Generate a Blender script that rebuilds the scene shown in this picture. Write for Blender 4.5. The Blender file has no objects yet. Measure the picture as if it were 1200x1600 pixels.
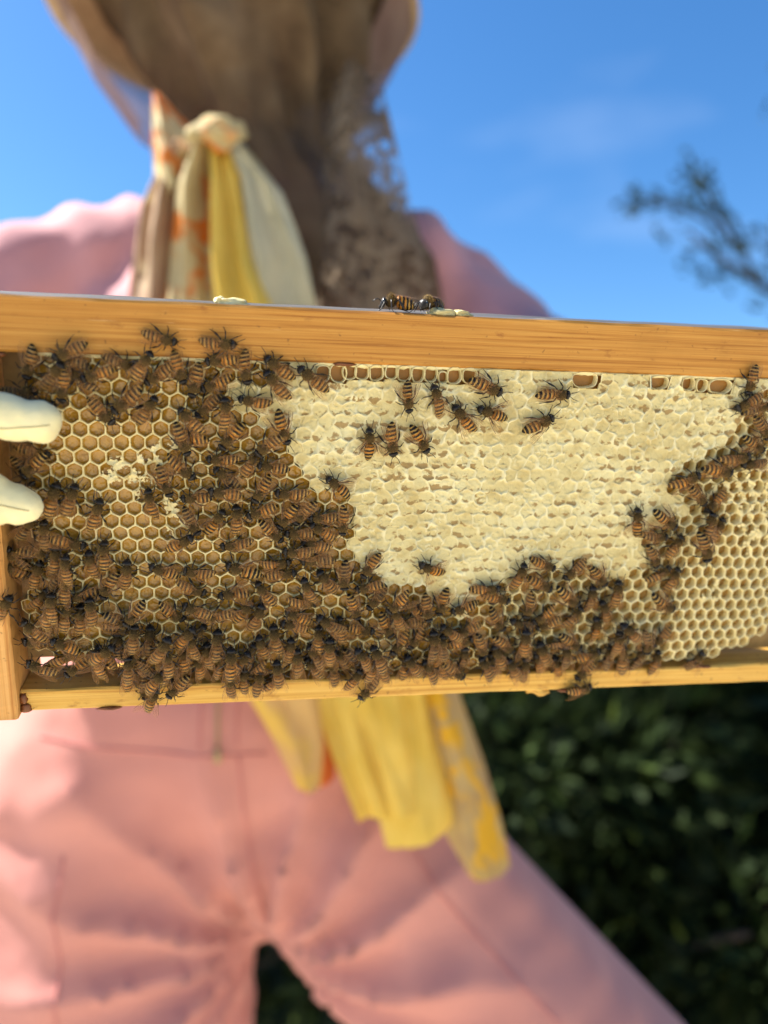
import bpy, bmesh, math, random
from mathutils import Vector, Matrix, noise
from mathutils.bvhtree import BVHTree
random.seed(7)
S = bpy.context.scene
COL = S.collection
rad = math.radians

# ------------------------------------------------------------------ camera, sky, sun, exposure
CAM_Z = 1.15
cd = bpy.data.cameras.new('camera')
cam = bpy.data.objects.new('camera', cd); COL.objects.link(cam)
cam.location = (0, 0, CAM_Z); cam.rotation_euler = (rad(90), 0, 0)
cd.sensor_fit = 'VERTICAL'; cd.sensor_height = 36.0; cd.sensor_width = 27.0
cd.lens = 36.0 * 1212 / 1600
cd.clip_start = 0.01; cd.clip_end = 2000
cd.dof.use_dof = True; cd.dof.focus_distance = 0.268; cd.dof.aperture_fstop = 4.3
S.camera = cam

SUN_EL, SUN_AZ = 47, -78          # azimuth measured from +Y (into the picture), negative = left
w = bpy.data.worlds.new("World"); S.world = w; w.use_nodes = True
nt = w.node_tree; nt.nodes.clear()
wo = nt.nodes.new('ShaderNodeOutputWorld'); bg = nt.nodes.new('ShaderNodeBackground')
sky = nt.nodes.new('ShaderNodeTexSky'); sky.sky_type = 'NISHITA'; sky.sun_disc = False
sky.sun_elevation = rad(SUN_EL); sky.sun_rotation = rad(SUN_AZ)
sky.air_density = 1.0; sky.dust_density = 0.5; sky.ozone_density = 5.0
tc = nt.nodes.new('ShaderNodeTexCoord')
mp = nt.nodes.new('ShaderNodeMapping'); mp.inputs['Scale'].default_value = (1.5, 1.5, 4.5)
mp.inputs['Location'].default_value = (5.1, 2.7, 1.3)
nz = nt.nodes.new('ShaderNodeTexNoise'); nz.inputs['Scale'].default_value = 1.6; nz.inputs['Detail'].default_value = 4
rp = nt.nodes.new('ShaderNodeValToRGB'); rp.color_ramp.elements[0].position = .63; rp.color_ramp.elements[1].position = 1.0
rp.color_ramp.elements[1].color = (.16, .16, .16, 1)
mx = nt.nodes.new('ShaderNodeMix'); mx.data_type = 'RGBA'; mx.inputs[7].default_value = (8.0, 8.6, 9.2, 1)
L = nt.links.new
L(tc.outputs['Generated'], mp.inputs[0]); L(mp.outputs[0], nz.inputs['Vector']); L(nz.outputs[0], rp.inputs[0])
L(rp.outputs[0], mx.inputs[0]); hs = nt.nodes.new('ShaderNodeHueSaturation'); hs.inputs['Saturation'].default_value = 1.22
L(sky.outputs[0], hs.inputs['Color']); L(hs.outputs[0], mx.inputs[6]); L(mx.outputs[2], bg.inputs[0]); L(bg.outputs[0], wo.inputs[0])
bg.inputs[1].default_value = 0.066
sd = bpy.data.lights.new('sun', 'SUN'); sd.energy = 5.0; sd.angle = rad(0.53); sd.color = (1, .95, .86)
sun = bpy.data.objects.new('sun', sd); COL.objects.link(sun)
el, az = rad(SUN_EL), rad(SUN_AZ)
sdir = Vector((math.sin(az) * math.cos(el), math.cos(az) * math.cos(el), math.sin(el)))
sun.rotation_euler = sdir.to_track_quat('Z', 'Y').to_euler()
vs = S.view_settings; vs.view_transform = 'Standard'; vs.look = 'None'; vs.exposure = 1.75; vs.gamma = 1.0; vs.use_curve_mapping = False
S.cycles.use_denoising = True; S.cycles.max_bounces = 8; S.cycles.transparent_max_bounces = 24
S.cycles.diffuse_bounces = 4; S.cycles.glossy_bounces = 3; S.cycles.transmission_bounces = 4
S.cycles.sample_clamp_indirect = 6; S.cycles.caustics_reflective = False; S.cycles.caustics_refractive = False

FRAME_LOC=(-0.12848, 0.27436, -0.07085)
FRAME_ROT=[[0.984701, -0.166113, 0.052629], [0.174238, 0.942272, -0.285944], [-0.002092, 0.29074, 0.9568]]
CAP=[(87.6, 128.3), (270.9, 125.9), (260.3, 114.2), (256.7, 102.1), (236.9, 93.0), (233.4, 83.3), (246.8, 74.6), (228.2, 66.9), (231.4, 50.7), (218.1, 47.5), (205.4, 54.2), (188.8, 53.0), (176.7, 48.0), (163.7, 40.5), (162.1, 30.8), (153.1, 33.7), (150.0, 42.0), (137.6, 46.1), (125.4, 50.0), (119.3, 55.0), (114.4, 62.4), (116.1, 75.5), (108.0, 81.3), (96.9, 85.3), (91.2, 94.7), (86.8, 105.5), (75.7, 109.6), (73.2, 115.4), (80.4, 119.0), (96.1, 120.3)]
TORN1=[(29.8, 87.3), (40.3, 98.2), (52.9, 101.0), (58.6, 96.3), (50.2, 90.8), (53.0, 80.9), (62.4, 74.2), (57.9, 65.0), (50.6, 66.2), (46.6, 74.1), (35.4, 76.4)]
TORN2=[(246.3, 84.7), (258.3, 91.1), (282.3, 92.6), (291.8, 50.6), (277.0, 53.4), (266.9, 61.6), (268.4, 74.6)]
TORN3=[(254.6, 47.0), (261.3, 48.2), (264.3, 40.0), (254.5, 40.2)]
COMB=[(14.4, 127.0), (11.5, 112.0), (12.7, 97.7), (8.3, 76.3), (8.0, 58.4), (3.6, 37.6), (4.1, 22.6), (26.3, 18.4), (59.2, 13.1), (105.7, 9.8), (155.1, 8.7), (196.5, 10.2), (234.5, 11.1), (264.1, 10.9), (282.6, 15.8), (293.3, 25.9), (312.2, 50.3), (313.6, 90.4), (306.0, 125.1)]
HOLES=[(103.45, 122.22, 2.13, 2.74), (108.57, 122.39, 2.57, 2.96), (112.41, 122.94, 2.15, 2.33), (116.51, 123.08, 2.16, 2.33), (121.5, 123.03, 2.17, 2.55), (126.51, 123.41, 1.97, 2.13), (131.14, 123.13, 2.2, 2.57), (135.79, 123.07, 2.1, 2.58), (140.23, 123.22, 2.12, 2.58), (144.56, 122.28, 1.57, 1.73), (148.55, 123.06, 2.36, 2.82), (153.99, 123.01, 2.49, 2.61), (196.05, 123.03, 4.54, 2.68), (224.4, 123.01, 3.47, 2.27), (235.95, 122.91, 2.39, 2.29), (241.37, 122.38, 2.02, 2.3), (248.78, 122.37, 4.34, 2.54)]
BEES=[
(12.6, 122.5, -109, 11.6, 0, 'V', 'n', "brown bee, half-open wings, facing down, corner beneath top bar's left end"),
(24.4, 127.3, -156, 11.8, 1, 'F', 'n', "brown bee, folded wings, facing left, corner beneath top bar's left end"),
(19.3, 119.2, 55, 12.0, 1, 'F', 'd', "dark bee, folded wings, facing up-right, corner beneath top bar's left end"),
(25.1, 124.0, 168, 11.6, 0, 'F', 'd', "dark bee, folded wings, facing left, corner beneath top bar's left end"),
(22.5, 116.3, -98, 11.6, 1, 'F', 'o', "orange-brown bee, folded wings, facing down, corner beneath top bar's left end"),
(27.4, 118.0, 138, 11.6, 0, 'F', 'd', "dark bee, folded wings, facing up-left, corner beneath top bar's left end"),
(32.4, 120.6, -163, 11.6, 1, 'F', 'o', "orange-brown bee, folded wings, facing left, corner beneath top bar's left end"),
(39.1, 123.7, -14, 11.6, 0, 'F', 'd', "dark bee, folded wings, facing right, corner beneath top bar's left end, rightmost"),
(8.4, 113.4, 7, 11.6, 0, 'F', 'd', "dark bee, folded wings, facing right, corner beneath top bar's left end, leftmost"),
(33.1, 108.4, -49, 11.9, 0, 'F', 'n', "brown bee, folded wings, facing down-right, corner beneath top bar's left end"),
(41.1, 111.9, -141, 13.6, 0, 'F', 'n', 'brown bee, folded wings, facing down-left, honey cells under the top bar, leftmost'),
(13.8, 110.4, -9, 11.6, 0, 'F', 'd', "dark bee, folded wings, facing right, corner beneath top bar's left end, second from left"),
(51.5, 131.9, -11, 11.6, 0, 'F', 'n', 'brown bee, folded wings, facing right, lower edge of the wooden top bar, leftmost'),
(69.6, 130.7, 2, 12.2, 0, 'F', 'n', 'brown bee, folded wings, facing right, lower edge of the wooden top bar, rightmost'),
(45.6, 123.4, 54, 11.7, 1, 'F', 'n', 'brown bee, folded wings, facing up-right, honey cells under the top bar, uppermost'),
(50.9, 120.3, -148, 11.6, 0, 'F', 'n', 'brown bee, folded wings, facing down-left, honey cells under the top bar, second from left'),
(57.0, 122.6, -73, 11.6, 0, 'F', 'o', 'orange-brown bee, folded wings, facing down, honey cells under the top bar'),
(70.5, 125.8, -172, 11.6, 0, 'V', 'o', 'orange-brown bee, half-open wings, facing left, lower edge of the wooden top bar'),
(78.0, 123.3, -80, 12.0, 0, 'F', 'n', "brown bee, folded wings, facing down, capping's ragged upper left edge"),
(62.3, 118.6, -105, 12.2, 0, 'F', 'n', 'brown bee, folded wings, facing down, honey cells under the top bar'),
(68.8, 117.8, -159, 11.6, 0, 'F', 'o', "orange-brown bee, folded wings, facing left, capping's ragged upper left edge, leftmost"),
(46.7, 108.9, 57, 11.8, 0, 'F', 'n', 'brown bee, folded wings, facing up-right, honey cells under the top bar, lowest'),
(66.0, 110.8, -137, 11.6, 0, 'F', 'n', 'brown bee, folded wings, facing down-left, honey cells under the top bar, rightmost'),
(71.4, 108.8, 92, 11.8, 1, 'F', 'n', "brown bee, folded wings, facing up, capping's ragged upper left edge"),
(61.0, 106.4, 134, 11.6, 1, 'F', 'n', 'brown bee, folded wings, facing up-left, honey cells under the top bar'),
(81.0, 112.5, 168, 11.6, 0, 'F', 'o', "orange-brown bee, folded wings, facing left, capping's ragged upper left edge, rightmost"),
(57.3, 99.9, -71, 12.3, 1, 'F', 'n', 'brown bee, folded wings, facing down, torn honey cells left of centre'),
(73.5, 100.9, -128, 12.5, 0, 'V', 'o', 'orange-brown bee, half-open wings, facing down-left, honey cells beside the capping'),
(60.4, 99.8, -171, 11.6, 0, 'F', 'o', 'orange-brown bee, folded wings, facing left, torn honey cells left of centre'),
(88.8, 123.7, 143, 12.5, 0, 'F', 'n', "brown bee, folded wings, facing up-left, capping's upper left corner, second from left"),
(87.9, 118.2, 128, 12.9, 0, 'F', 'n', "brown bee, folded wings, facing up-left, capping's upper left corner, leftmost"),
(100.0, 120.7, 143, 13.2, 0, 'F', 'n', "brown bee, folded wings, facing up-left, capping's upper left corner, rightmost"),
(90.2, 104.2, -71, 12.9, 0, 'V', 'o', 'orange-brown bee, half-open wings, facing down, left edge of white capping'),
(85.4, 98.9, -138, 11.6, 1, 'F', 'n', 'brown bee, folded wings, facing down-left, left edge of white capping'),
(79.7, 91.6, 56, 11.6, 0, 'F', 'n', 'brown bee, folded wings, facing up-right, honey cells beside the capping'),
(70.6, 92.8, 175, 11.6, 0, 'F', 'n', 'brown bee, folded wings, facing left, honey cells beside the capping, uppermost'),
(87.2, 90.5, 171, 11.6, 0, 'V', 'n', 'brown bee, half-open wings, facing left, left edge of white capping'),
(72.1, 86.7, 143, 11.6, 0, 'F', 'd', 'dark bee, folded wings, facing up-left, honey cells beside the capping'),
(57.1, 89.8, -37, 12.4, 0, 'V', 'n', 'brown bee, half-open wings, facing down-right, torn honey cells left of centre'),
(51.9, 85.2, -73, 12.1, 0, 'V', 'n', 'brown bee, half-open wings, facing down, torn honey cells left of centre'),
(47.0, 77.5, 99, 11.6, 0, 'F', 'o', 'orange-brown bee, folded wings, facing up, torn honey cells left of centre'),
(62.1, 79.7, -177, 11.6, 0, 'V', 'n', 'brown bee, half-open wings, facing left, torn honey cells left of centre'),
(71.4, 82.5, 171, 12.2, 1, 'F', 'o', 'orange-brown bee, folded wings, facing left, honey cells beside the capping'),
(109.9, 84.2, 143, 11.6, 0, 'S', 'n', 'lone brown bee with spread wings facing left on white capping near its left edge'),
(83.6, 82.5, -121, 11.6, 0, 'F', 'o', 'orange-brown bee, folded wings, facing down-left, left edge of white capping'),
(93.6, 81.2, 174, 12.1, 0, 'F', 'n', 'brown bee, folded wings, facing left, left edge of white capping'),
(60.1, 71.3, -65, 11.6, 0, 'F', 'd', 'dark bee, folded wings, facing down-right, torn honey cells left of centre'),
(68.0, 70.9, 56, 11.6, 0, 'S', 'o', 'orange-brown bee, spread wings, facing up-right, honey cells beside the capping'),
(75.2, 72.0, 94, 11.6, 0, 'F', 'n', 'brown bee, folded wings, facing up, honey cells beside the capping'),
(56.2, 64.5, 29, 11.6, 1, 'V', 'n', 'brown bee, half-open wings, facing up-right, torn honey cells left of centre'),
(75.1, 62.9, -175, 12.0, 0, 'F', 'n', 'brown bee, folded wings, facing left, honey cells beside the capping, lowest'),
(83.5, 75.0, -160, 11.6, 0, 'F', 'o', "orange-brown bee, folded wings, facing left, capping's lower left edge"),
(92.2, 73.0, -123, 11.6, 0, 'V', 'o', "orange-brown bee, half-open wings, facing down-left, capping's lower left edge"),
(98.0, 74.4, -128, 11.6, 0, 'F', 'n', "brown bee, folded wings, facing down-left, capping's lower left edge"),
(105.0, 72.5, 178, 11.6, 0, 'F', 'n', "brown bee, folded wings, facing left, capping's lower left edge, uppermost"),
(112.2, 71.3, -95, 11.6, 0, 'F', 'o', "orange-brown bee, folded wings, facing down, capping's lower left edge"),
(87.0, 67.5, -43, 11.6, 0, 'V', 'n', "brown bee, half-open wings, facing down-right, capping's lower left edge"),
(96.8, 66.9, 180, 11.6, 0, 'F', 'n', "brown bee, folded wings, facing left, capping's lower left edge, second from top"),
(104.9, 67.7, 151, 11.6, 0, 'F', 'o', "orange-brown bee, folded wings, facing up-left, capping's lower left edge"),
(96.1, 61.1, 174, 11.6, 1, 'F', 'n', "brown bee, folded wings, facing left, capping's lower left edge, lowest"),
(102.6, 62.5, 163, 11.6, 0, 'F', 'n', "brown bee, folded wings, facing left, capping's lower left edge, third from top"),
(77.6, 54.2, 161, 13.5, 0, 'S', 'n', 'brown bee, spread wings, facing left, honey cells above bottom cluster'),
(88.9, 56.3, 12, 11.6, 0, 'F', 'n', 'brown bee, folded wings, facing right, honey cells above bottom cluster, second from left'),
(103.2, 57.3, -174, 13.1, 0, 'F', 'd', "dark bee, folded wings, facing left, cluster at capping's lower left"),
(90.6, 51.8, 7, 12.4, 0, 'F', 'n', 'brown bee, folded wings, facing right, honey cells above bottom cluster, third from left'),
(62.3, 52.8, 169, 11.6, 0, 'F', 'n', 'brown bee, folded wings, facing left, honey cells above bottom cluster'),
(50.5, 53.4, 155, 11.6, 0, 'V', 'n', 'brown bee, half-open wings, facing left, honey cells above bottom cluster, leftmost'),
(59.7, 47.1, -21, 11.6, 0, 'F', 'n', 'brown bee, folded wings, facing right, honey cells above bottom cluster, leftmost'),
(74.1, 44.2, -172, 12.0, 0, 'V', 'n', 'brown bee, half-open wings, facing left, honey cells above bottom cluster, rightmost'),
(85.2, 44.2, 124, 12.0, 0, 'F', 'n', 'brown bee, folded wings, facing up-left, honey cells above bottom cluster'),
(100.4, 46.8, 109, 11.6, 1, 'F', 'n', "brown bee, folded wings, facing up, cluster at capping's lower left, uppermost"),
(106.6, 48.8, 126, 12.2, 0, 'F', 'n', "brown bee, folded wings, facing up-left, cluster at capping's lower left"),
(113.3, 51.1, -87, 12.3, 0, 'F', 'd', "dark bee, folded wings, facing down, cluster at capping's lower left"),
(98.3, 41.1, -1, 11.6, 0, 'F', 'n', 'brown bee, folded wings, facing right, honey cells above bottom cluster, rightmost'),
(97.1, 35.3, 151, 11.6, 0, 'V', 'o', "orange-brown bee, half-open wings, facing up-left, cluster at capping's lower left"),
(107.9, 33.3, 143, 12.9, 1, 'F', 'd', "dark bee, folded wings, facing up-left, cluster at capping's lower left, uppermost"),
(61.7, 39.5, 155, 11.6, 1, 'F', 'n', 'brown bee, folded wings, facing left, bottom cluster under honey cells'),
(68.3, 36.4, -167, 11.6, 0, 'F', 'n', 'brown bee, folded wings, facing left, bottom cluster left of capping'),
(53.0, 38.4, -34, 11.6, 0, 'V', 'n', 'brown bee, half-open wings, facing down-right, bottom cluster under honey cells'),
(40.7, 39.7, -131, 11.6, 2, 'V', 'n', 'brown bee, half-open wings, facing down-left, bottom cluster under honey cells'),
(57.3, 30.5, 49, 11.9, 2, 'F', 'o', 'orange-brown bee, folded wings, facing up-right, bottom cluster under honey cells'),
(77.4, 37.4, 50, 11.6, 0, 'V', 'n', 'brown bee, half-open wings, facing up-right, bottom cluster left of capping'),
(81.9, 35.7, 70, 13.1, 0, 'F', 'n', 'brown bee, folded wings, facing up, bottom cluster left of capping, second from left'),
(69.2, 25.8, 92, 13.1, 1, 'F', 'n', 'brown bee, folded wings, facing up, bottom cluster left of capping, leftmost'),
(60.9, 28.5, 47, 11.6, 0, 'F', 'd', 'dark bee, folded wings, facing up-right, bottom cluster under honey cells'),
(59.8, 25.9, 96, 11.6, 1, 'F', 'n', 'brown bee, folded wings, facing up, bottom cluster under honey cells, third from left'),
(40.2, 30.2, 83, 11.6, 2, 'F', 'n', 'brown bee, folded wings, facing up, bottom cluster under honey cells, leftmost'),
(44.7, 27.1, 88, 13.1, 0, 'F', 'd', 'dark bee, folded wings, facing up, bottom cluster under honey cells'),
(50.2, 27.0, 63, 12.8, 3, 'F', 'n', 'brown bee, folded wings, facing up-right, bottom cluster under honey cells'),
(56.1, 19.3, 93, 11.9, 0, 'F', 'o', 'orange-brown bee, folded wings, facing up, bottom cluster under honey cells'),
(65.3, 20.8, 91, 12.2, 0, 'F', 'n', 'brown bee, folded wings, facing up, bottom cluster under honey cells, rightmost'),
(72.7, 20.8, 88, 13.6, 3, 'F', 'o', 'orange-brown bee, folded wings, facing up, bottom cluster left of capping'),
(51.7, 21.7, 97, 11.6, 3, 'F', 'n', 'brown bee, folded wings, facing up, bottom cluster under honey cells, second from left'),
(49.9, 17.3, 103, 11.6, 2, 'F', 'n', 'brown bee, folded wings, facing up, on bottom bar below honey cells, leftmost'),
(41.3, 21.0, 127, 11.6, 1, 'F', 'd', "dark bee, folded wings, facing up-left, on bottom bar's right half"),
(47.2, 13.5, -34, 11.6, 0, 'F', 'd', "dark bee, folded wings, facing down-right, on bottom bar's left end"),
(68.9, 15.9, 78, 11.6, 0, 'F', 'n', 'brown bee, folded wings, facing up, on bottom bar below honey cells, second from left'),
(54.4, 9.8, -130, 11.6, 2, 'F', 'n', "brown bee, folded wings, facing down-left, on bottom bar's left end"),
(61.5, 16.1, 103, 11.6, 0, 'F', 'o', 'orange-brown bee, folded wings, facing up, on bottom bar below honey cells, rightmost'),
(73.2, 10.0, 91, 11.6, 2, 'F', 'n', 'brown bee, folded wings, facing up, on bottom bar below honey cells, third from left'),
(77.8, 10.4, 86, 11.6, 1, 'F', 'n', 'brown bee, folded wings, facing up, on bottom bar below honey cells, fourth from left'),
(82.7, 8.9, 80, 11.6, 1, 'F', 'n', 'brown bee, folded wings, facing up, on bottom bar below honey cells, fifth from left'),
(87.9, 8.2, 48, 11.6, 0, 'F', 'n', 'brown bee, folded wings, facing up-right, on bottom bar below honey cells'),
(90.6, 13.0, 100, 12.3, 1, 'F', 'n', 'brown bee, folded wings, facing up, on bottom bar below honey cells, rightmost'),
(84.5, 23.7, 106, 11.6, 0, 'F', 'n', 'brown bee, folded wings, facing up, bottom cluster left of capping, third from left'),
(89.1, 26.4, 98, 13.4, 0, 'F', 'n', 'brown bee, folded wings, facing up, bottom cluster left of capping, rightmost'),
(95.7, 31.2, 163, 11.6, 0, 'F', 'n', "brown bee, folded wings, facing left, cluster at capping's lower left"),
(94.0, 21.9, 88, 11.8, 0, 'F', 'n', "brown bee, folded wings, facing up, cluster at capping's lower left, lowest"),
(97.6, 16.6, 96, 13.6, 0, 'F', 'n', "brown bee, folded wings, facing up, on bottom bar's right half, rightmost"),
(102.9, 13.3, 125, 11.6, 0, 'F', 'n', 'brown bee, folded wings, facing up-left, on bottom bar under capping, leftmost'),
(105.2, 26.0, 90, 12.3, 0, 'F', 'n', "brown bee, folded wings, facing up, cluster at capping's lower left, third from top"),
(108.9, 22.4, 91, 12.7, 1, 'F', 'n', "brown bee, folded wings, facing up, cluster at capping's lower left, fourth from top"),
(111.2, 10.8, 99, 11.6, 0, 'F', 'n', 'brown bee, folded wings, facing up, on bottom bar under capping, leftmost'),
(103.7, 18.9, 124, 11.9, 0, 'F', 'd', "dark bee, folded wings, facing up-left, cluster at capping's lower left, second from top"),
(112.5, 29.6, 98, 11.6, 0, 'F', 'n', "brown bee, folded wings, facing up, cluster at capping's lower left, second from top"),
(81.8, 13.6, -145, 11.6, 0, 'F', 'o', 'orange-brown bee, folded wings, facing down-left, on bottom bar below honey cells'),
(76.6, 18.6, 52, 11.6, 1, 'F', 'o', 'orange-brown bee, folded wings, facing up-right, on bottom bar right of centre'),
(113.7, 18.0, 133, 11.6, 0, 'F', 'd', "dark bee, folded wings, facing up-left, cluster at capping's lower left, lowest"),
(79.6, 20.3, 65, 11.6, 0, 'F', 'd', 'dark bee, folded wings, facing up-right, bottom cluster left of capping'),
(3.3, 57.3, 128, 11.6, 0, 'F', 'd', 'dark bee, folded wings, facing up-left, against the left side bar'),
(1.5, 52.9, 142, 11.6, 0, 'F', 'n', 'brown bee, folded wings, facing up-left, against the left side bar'),
(8.4, 51.8, 71, 11.6, 0, 'F', 'n', 'brown bee, folded wings, facing up, against the left side bar'),
(-0.1, 42.2, 60, 11.6, 0, 'F', 'n', 'brown bee, folded wings, facing up-right, against the left side bar, leftmost'),
(15.7, 57.7, 86, 11.6, 0, 'F', 'n', 'brown bee, folded wings, facing up, cluster beneath lower gloved fingertip, uppermost'),
(20.5, 56.4, 87, 11.6, 2, 'F', 'n', 'brown bee, folded wings, facing up, cluster beneath lower gloved fingertip, second from top'),
(27.1, 56.4, 93, 11.6, 0, 'F', 'n', 'brown bee, folded wings, facing up, cluster right of lower fingertip, uppermost'),
(31.9, 59.0, 89, 11.6, 0, 'V', 'n', 'brown bee, half-open wings, facing up, cluster right of lower fingertip'),
(38.3, 52.5, 85, 12.4, 0, 'F', 'n', 'brown bee, folded wings, facing up, cluster right of lower fingertip, second from top'),
(32.4, 48.2, -114, 11.7, 0, 'V', 'n', 'brown bee, half-open wings, facing down-left, cluster right of lower fingertip'),
(20.2, 64.2, -15, 12.3, 0, 'F', 'n', 'brown bee, folded wings, facing right, torn honey cells left of centre'),
(16.8, 51.5, 45, 11.6, 0, 'F', 'd', 'dark bee, folded wings, facing up-right, cluster beneath lower gloved fingertip, uppermost'),
(18.9, 47.8, 78, 11.6, 1, 'F', 'n', 'brown bee, folded wings, facing up, cluster beneath lower gloved fingertip, third from top'),
(23.5, 45.4, -169, 11.6, 0, 'F', 'o', 'orange-brown bee, folded wings, facing left, cluster right of lower fingertip'),
(9.7, 43.5, 53, 11.6, 0, 'F', 'n', 'brown bee, folded wings, facing up-right, against the left side bar, rightmost'),
(15.2, 42.3, 88, 11.6, 2, 'F', 'n', 'brown bee, folded wings, facing up, cluster beneath lower gloved fingertip, fourth from top'),
(12.3, 38.4, 74, 11.6, 1, 'F', 'n', 'brown bee, folded wings, facing up, cluster beneath lower gloved fingertip, sixth from top'),
(18.8, 37.8, 80, 11.6, 1, 'F', 'n', 'brown bee, folded wings, facing up, cluster beneath lower gloved fingertip, fifth from top'),
(22.6, 36.2, 85, 12.7, 0, 'F', 'n', 'brown bee, folded wings, facing up, cluster beneath lower gloved fingertip, lowest'),
(26.8, 39.8, 96, 11.6, 1, 'F', 'n', 'brown bee, folded wings, facing up, cluster right of lower fingertip, lowest'),
(35.1, 36.5, -33, 11.6, 1, 'V', 'd', 'dark bee, half-open wings, facing down-right, cluster right of lower fingertip'),
(34.7, 32.9, -12, 11.6, 0, 'F', 'd', 'dark bee, folded wings, facing right, cluster right of lower fingertip'),
(7.7, 32.9, 129, 11.6, 1, 'V', 'n', 'brown bee, half-open wings, facing up-left, against the left side bar'),
(13.1, 33.5, 45, 11.6, 0, 'F', 'd', 'dark bee, folded wings, facing up-right, cluster beneath lower gloved fingertip, lowest'),
(17.3, 27.3, 154, 11.6, 1, 'V', 'o', 'orange-brown bee, half-open wings, facing left, cluster beneath lower gloved fingertip'),
(29.8, 25.2, 39, 12.5, 2, 'V', 'o', 'orange-brown bee, half-open wings, facing up-right, cluster right of lower fingertip'),
(7.8, 27.6, 169, 11.6, 0, 'F', 'd', 'dark bee, folded wings, facing left, cluster beneath lower gloved fingertip'),
(9.2, 18.8, 157, 11.6, 1, 'F', 'n', 'brown bee, folded wings, facing left, on bottom bar right of centre'),
(20.0, 17.5, -142, 11.6, 0, 'V', 'o', 'orange-brown bee, half-open wings, facing down-left, on bottom bar right of centre'),
(15.7, 21.6, 33, 11.6, 0, 'F', 'n', 'brown bee, folded wings, facing up-right, cluster beneath lower gloved fingertip'),
(28.0, 19.5, 103, 11.6, 1, 'F', 'o', 'orange-brown bee, folded wings, facing up, on bottom bar below honey cells, leftmost'),
(34.6, 25.6, 89, 11.6, 0, 'F', 'd', 'dark bee, folded wings, facing up, cluster right of lower fingertip'),
(37.8, 18.3, 87, 11.6, 2, 'F', 'n', "brown bee, folded wings, facing up, on bottom bar's right half, leftmost"),
(36.7, 11.6, 93, 11.6, 0, 'F', 'o', "orange-brown bee, folded wings, facing up, on bottom bar's left end"),
(42.1, 7.9, -87, 11.6, 0, 'F', 'd', "dark bee, folded wings, facing down, on bottom bar's left end"),
(45.2, 5.5, 68, 11.6, 1, 'V', 'n', "brown bee, half-open wings, facing up-right, on bottom bar's left end"),
(47.3, 14.3, 47, 11.6, 3, 'F', 'o', "orange-brown bee, folded wings, facing up-right, on bottom bar's left end"),
(52.6, 10.7, 148, 11.6, 1, 'F', 'd', "dark bee, folded wings, facing up-left, on bottom bar's left end"),
(30.4, 21.4, 126, 11.6, 0, 'F', 'o', "orange-brown bee, folded wings, facing up-left, on bottom bar's right half"),
(7.0, 68.4, 60, 11.6, 0, 'V', 'd', 'dark bee, half-open wings, facing up-right, torn honey cells left of centre'),
(12.5, 66.3, 85, 11.6, 0, 'F', 'd', 'dark bee, folded wings, facing up, torn honey cells left of centre'),
(8.7, 59.9, -14, 11.6, 0, 'F', 'd', "dark bee, folded wings, facing right, capping's lower left edge"),
(16.2, 78.6, 72, 13.5, 0, 'F', 'n', 'brown bee, folded wings, facing up, open cells beside lower gloved fingertip, leftmost'),
(21.6, 78.6, 70, 12.7, 0, 'F', 'n', 'brown bee, folded wings, facing up, open cells beside lower gloved fingertip, second from left'),
(29.5, 73.6, 74, 12.6, 0, 'F', 'n', 'brown bee, folded wings, facing up, open cells beside lower gloved fingertip, rightmost'),
(11.8, 90.0, -136, 11.6, 1, 'V', 'n', 'brown bee, half-open wings, facing down-left, between the two gloved fingertips'),
(7.6, 87.6, -62, 11.6, 0, 'F', 'd', 'dark bee, folded wings, facing down-right, between the two gloved fingertips'),
(11.0, 94.7, -14, 11.6, 0, 'F', 'd', 'dark bee, folded wings, facing right, between the two gloved fingertips'),
(132.1, 115.4, -81, 11.6, 0, 'V', 'n', 'brown bee, half-open wings, facing down, on upper white capping'),
(142.4, 115.0, 111, 11.6, 0, 'F', 'n', 'brown bee, folded wings, facing up, on upper white capping'),
(159.5, 120.2, -22, 13.2, 0, 'F', 'n', 'brown bee, folded wings, facing down-right, on upper white capping'),
(151.9, 108.6, 130, 12.9, 0, 'V', 'o', 'orange-brown bee, half-open wings, facing up-left, on upper white capping'),
(162.3, 110.8, 162, 12.2, 0, 'S', 'n', 'brown bee, spread wings, facing left, on upper white capping'),
(119.7, 99.3, 93, 11.8, 0, 'S', 'o', 'orange-brown bee, spread wings, facing up, on upper white capping'),
(127.2, 100.6, -78, 12.5, 0, 'F', 'o', 'orange-brown bee, folded wings, facing down, on upper white capping'),
(137.3, 101.1, -58, 12.0, 0, 'V', 'o', 'orange-brown bee, half-open wings, facing down-right, on upper white capping'),
(183.9, 118.3, -2, 13.0, 0, 'F', 'n', 'brown bee, folded wings, facing right, on upper white capping'),
(179.7, 107.5, 28, 12.8, 0, 'V', 'n', 'brown bee, half-open wings, facing up-right, on upper white capping'),
(239.6, 87.4, 26, 13.3, 0, 'F', 'o', 'orange-brown bee, folded wings, facing up-right, right tip of white capping'),
(258.8, 125.0, -94, 11.6, 0, 'F', 'n', 'brown bee, folded wings, facing down, right picture edge below top bar'),
(259.2, 117.3, -152, 12.2, 0, 'F', 'n', 'brown bee, folded wings, facing down-left, right picture edge below top bar'),
(263.2, 115.1, 13, 11.6, 0, 'F', 'd', 'dark bee, folded wings, facing right, right picture edge below top bar'),
(267.2, 107.6, -50, 11.6, 0, 'F', 'n', 'brown bee, folded wings, facing down-right, right picture edge below top bar'),
(265.2, 101.3, -27, 11.6, 0, 'V', 'n', 'brown bee, half-open wings, facing down-right, right picture edge below top bar'),
(258.3, 96.2, 14, 13.6, 0, 'F', 'n', 'brown bee, folded wings, facing right, right picture edge below top bar'),
(252.4, 91.6, -9, 13.6, 0, 'F', 'o', 'orange-brown bee, folded wings, facing right, right tip of white capping'),
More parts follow.
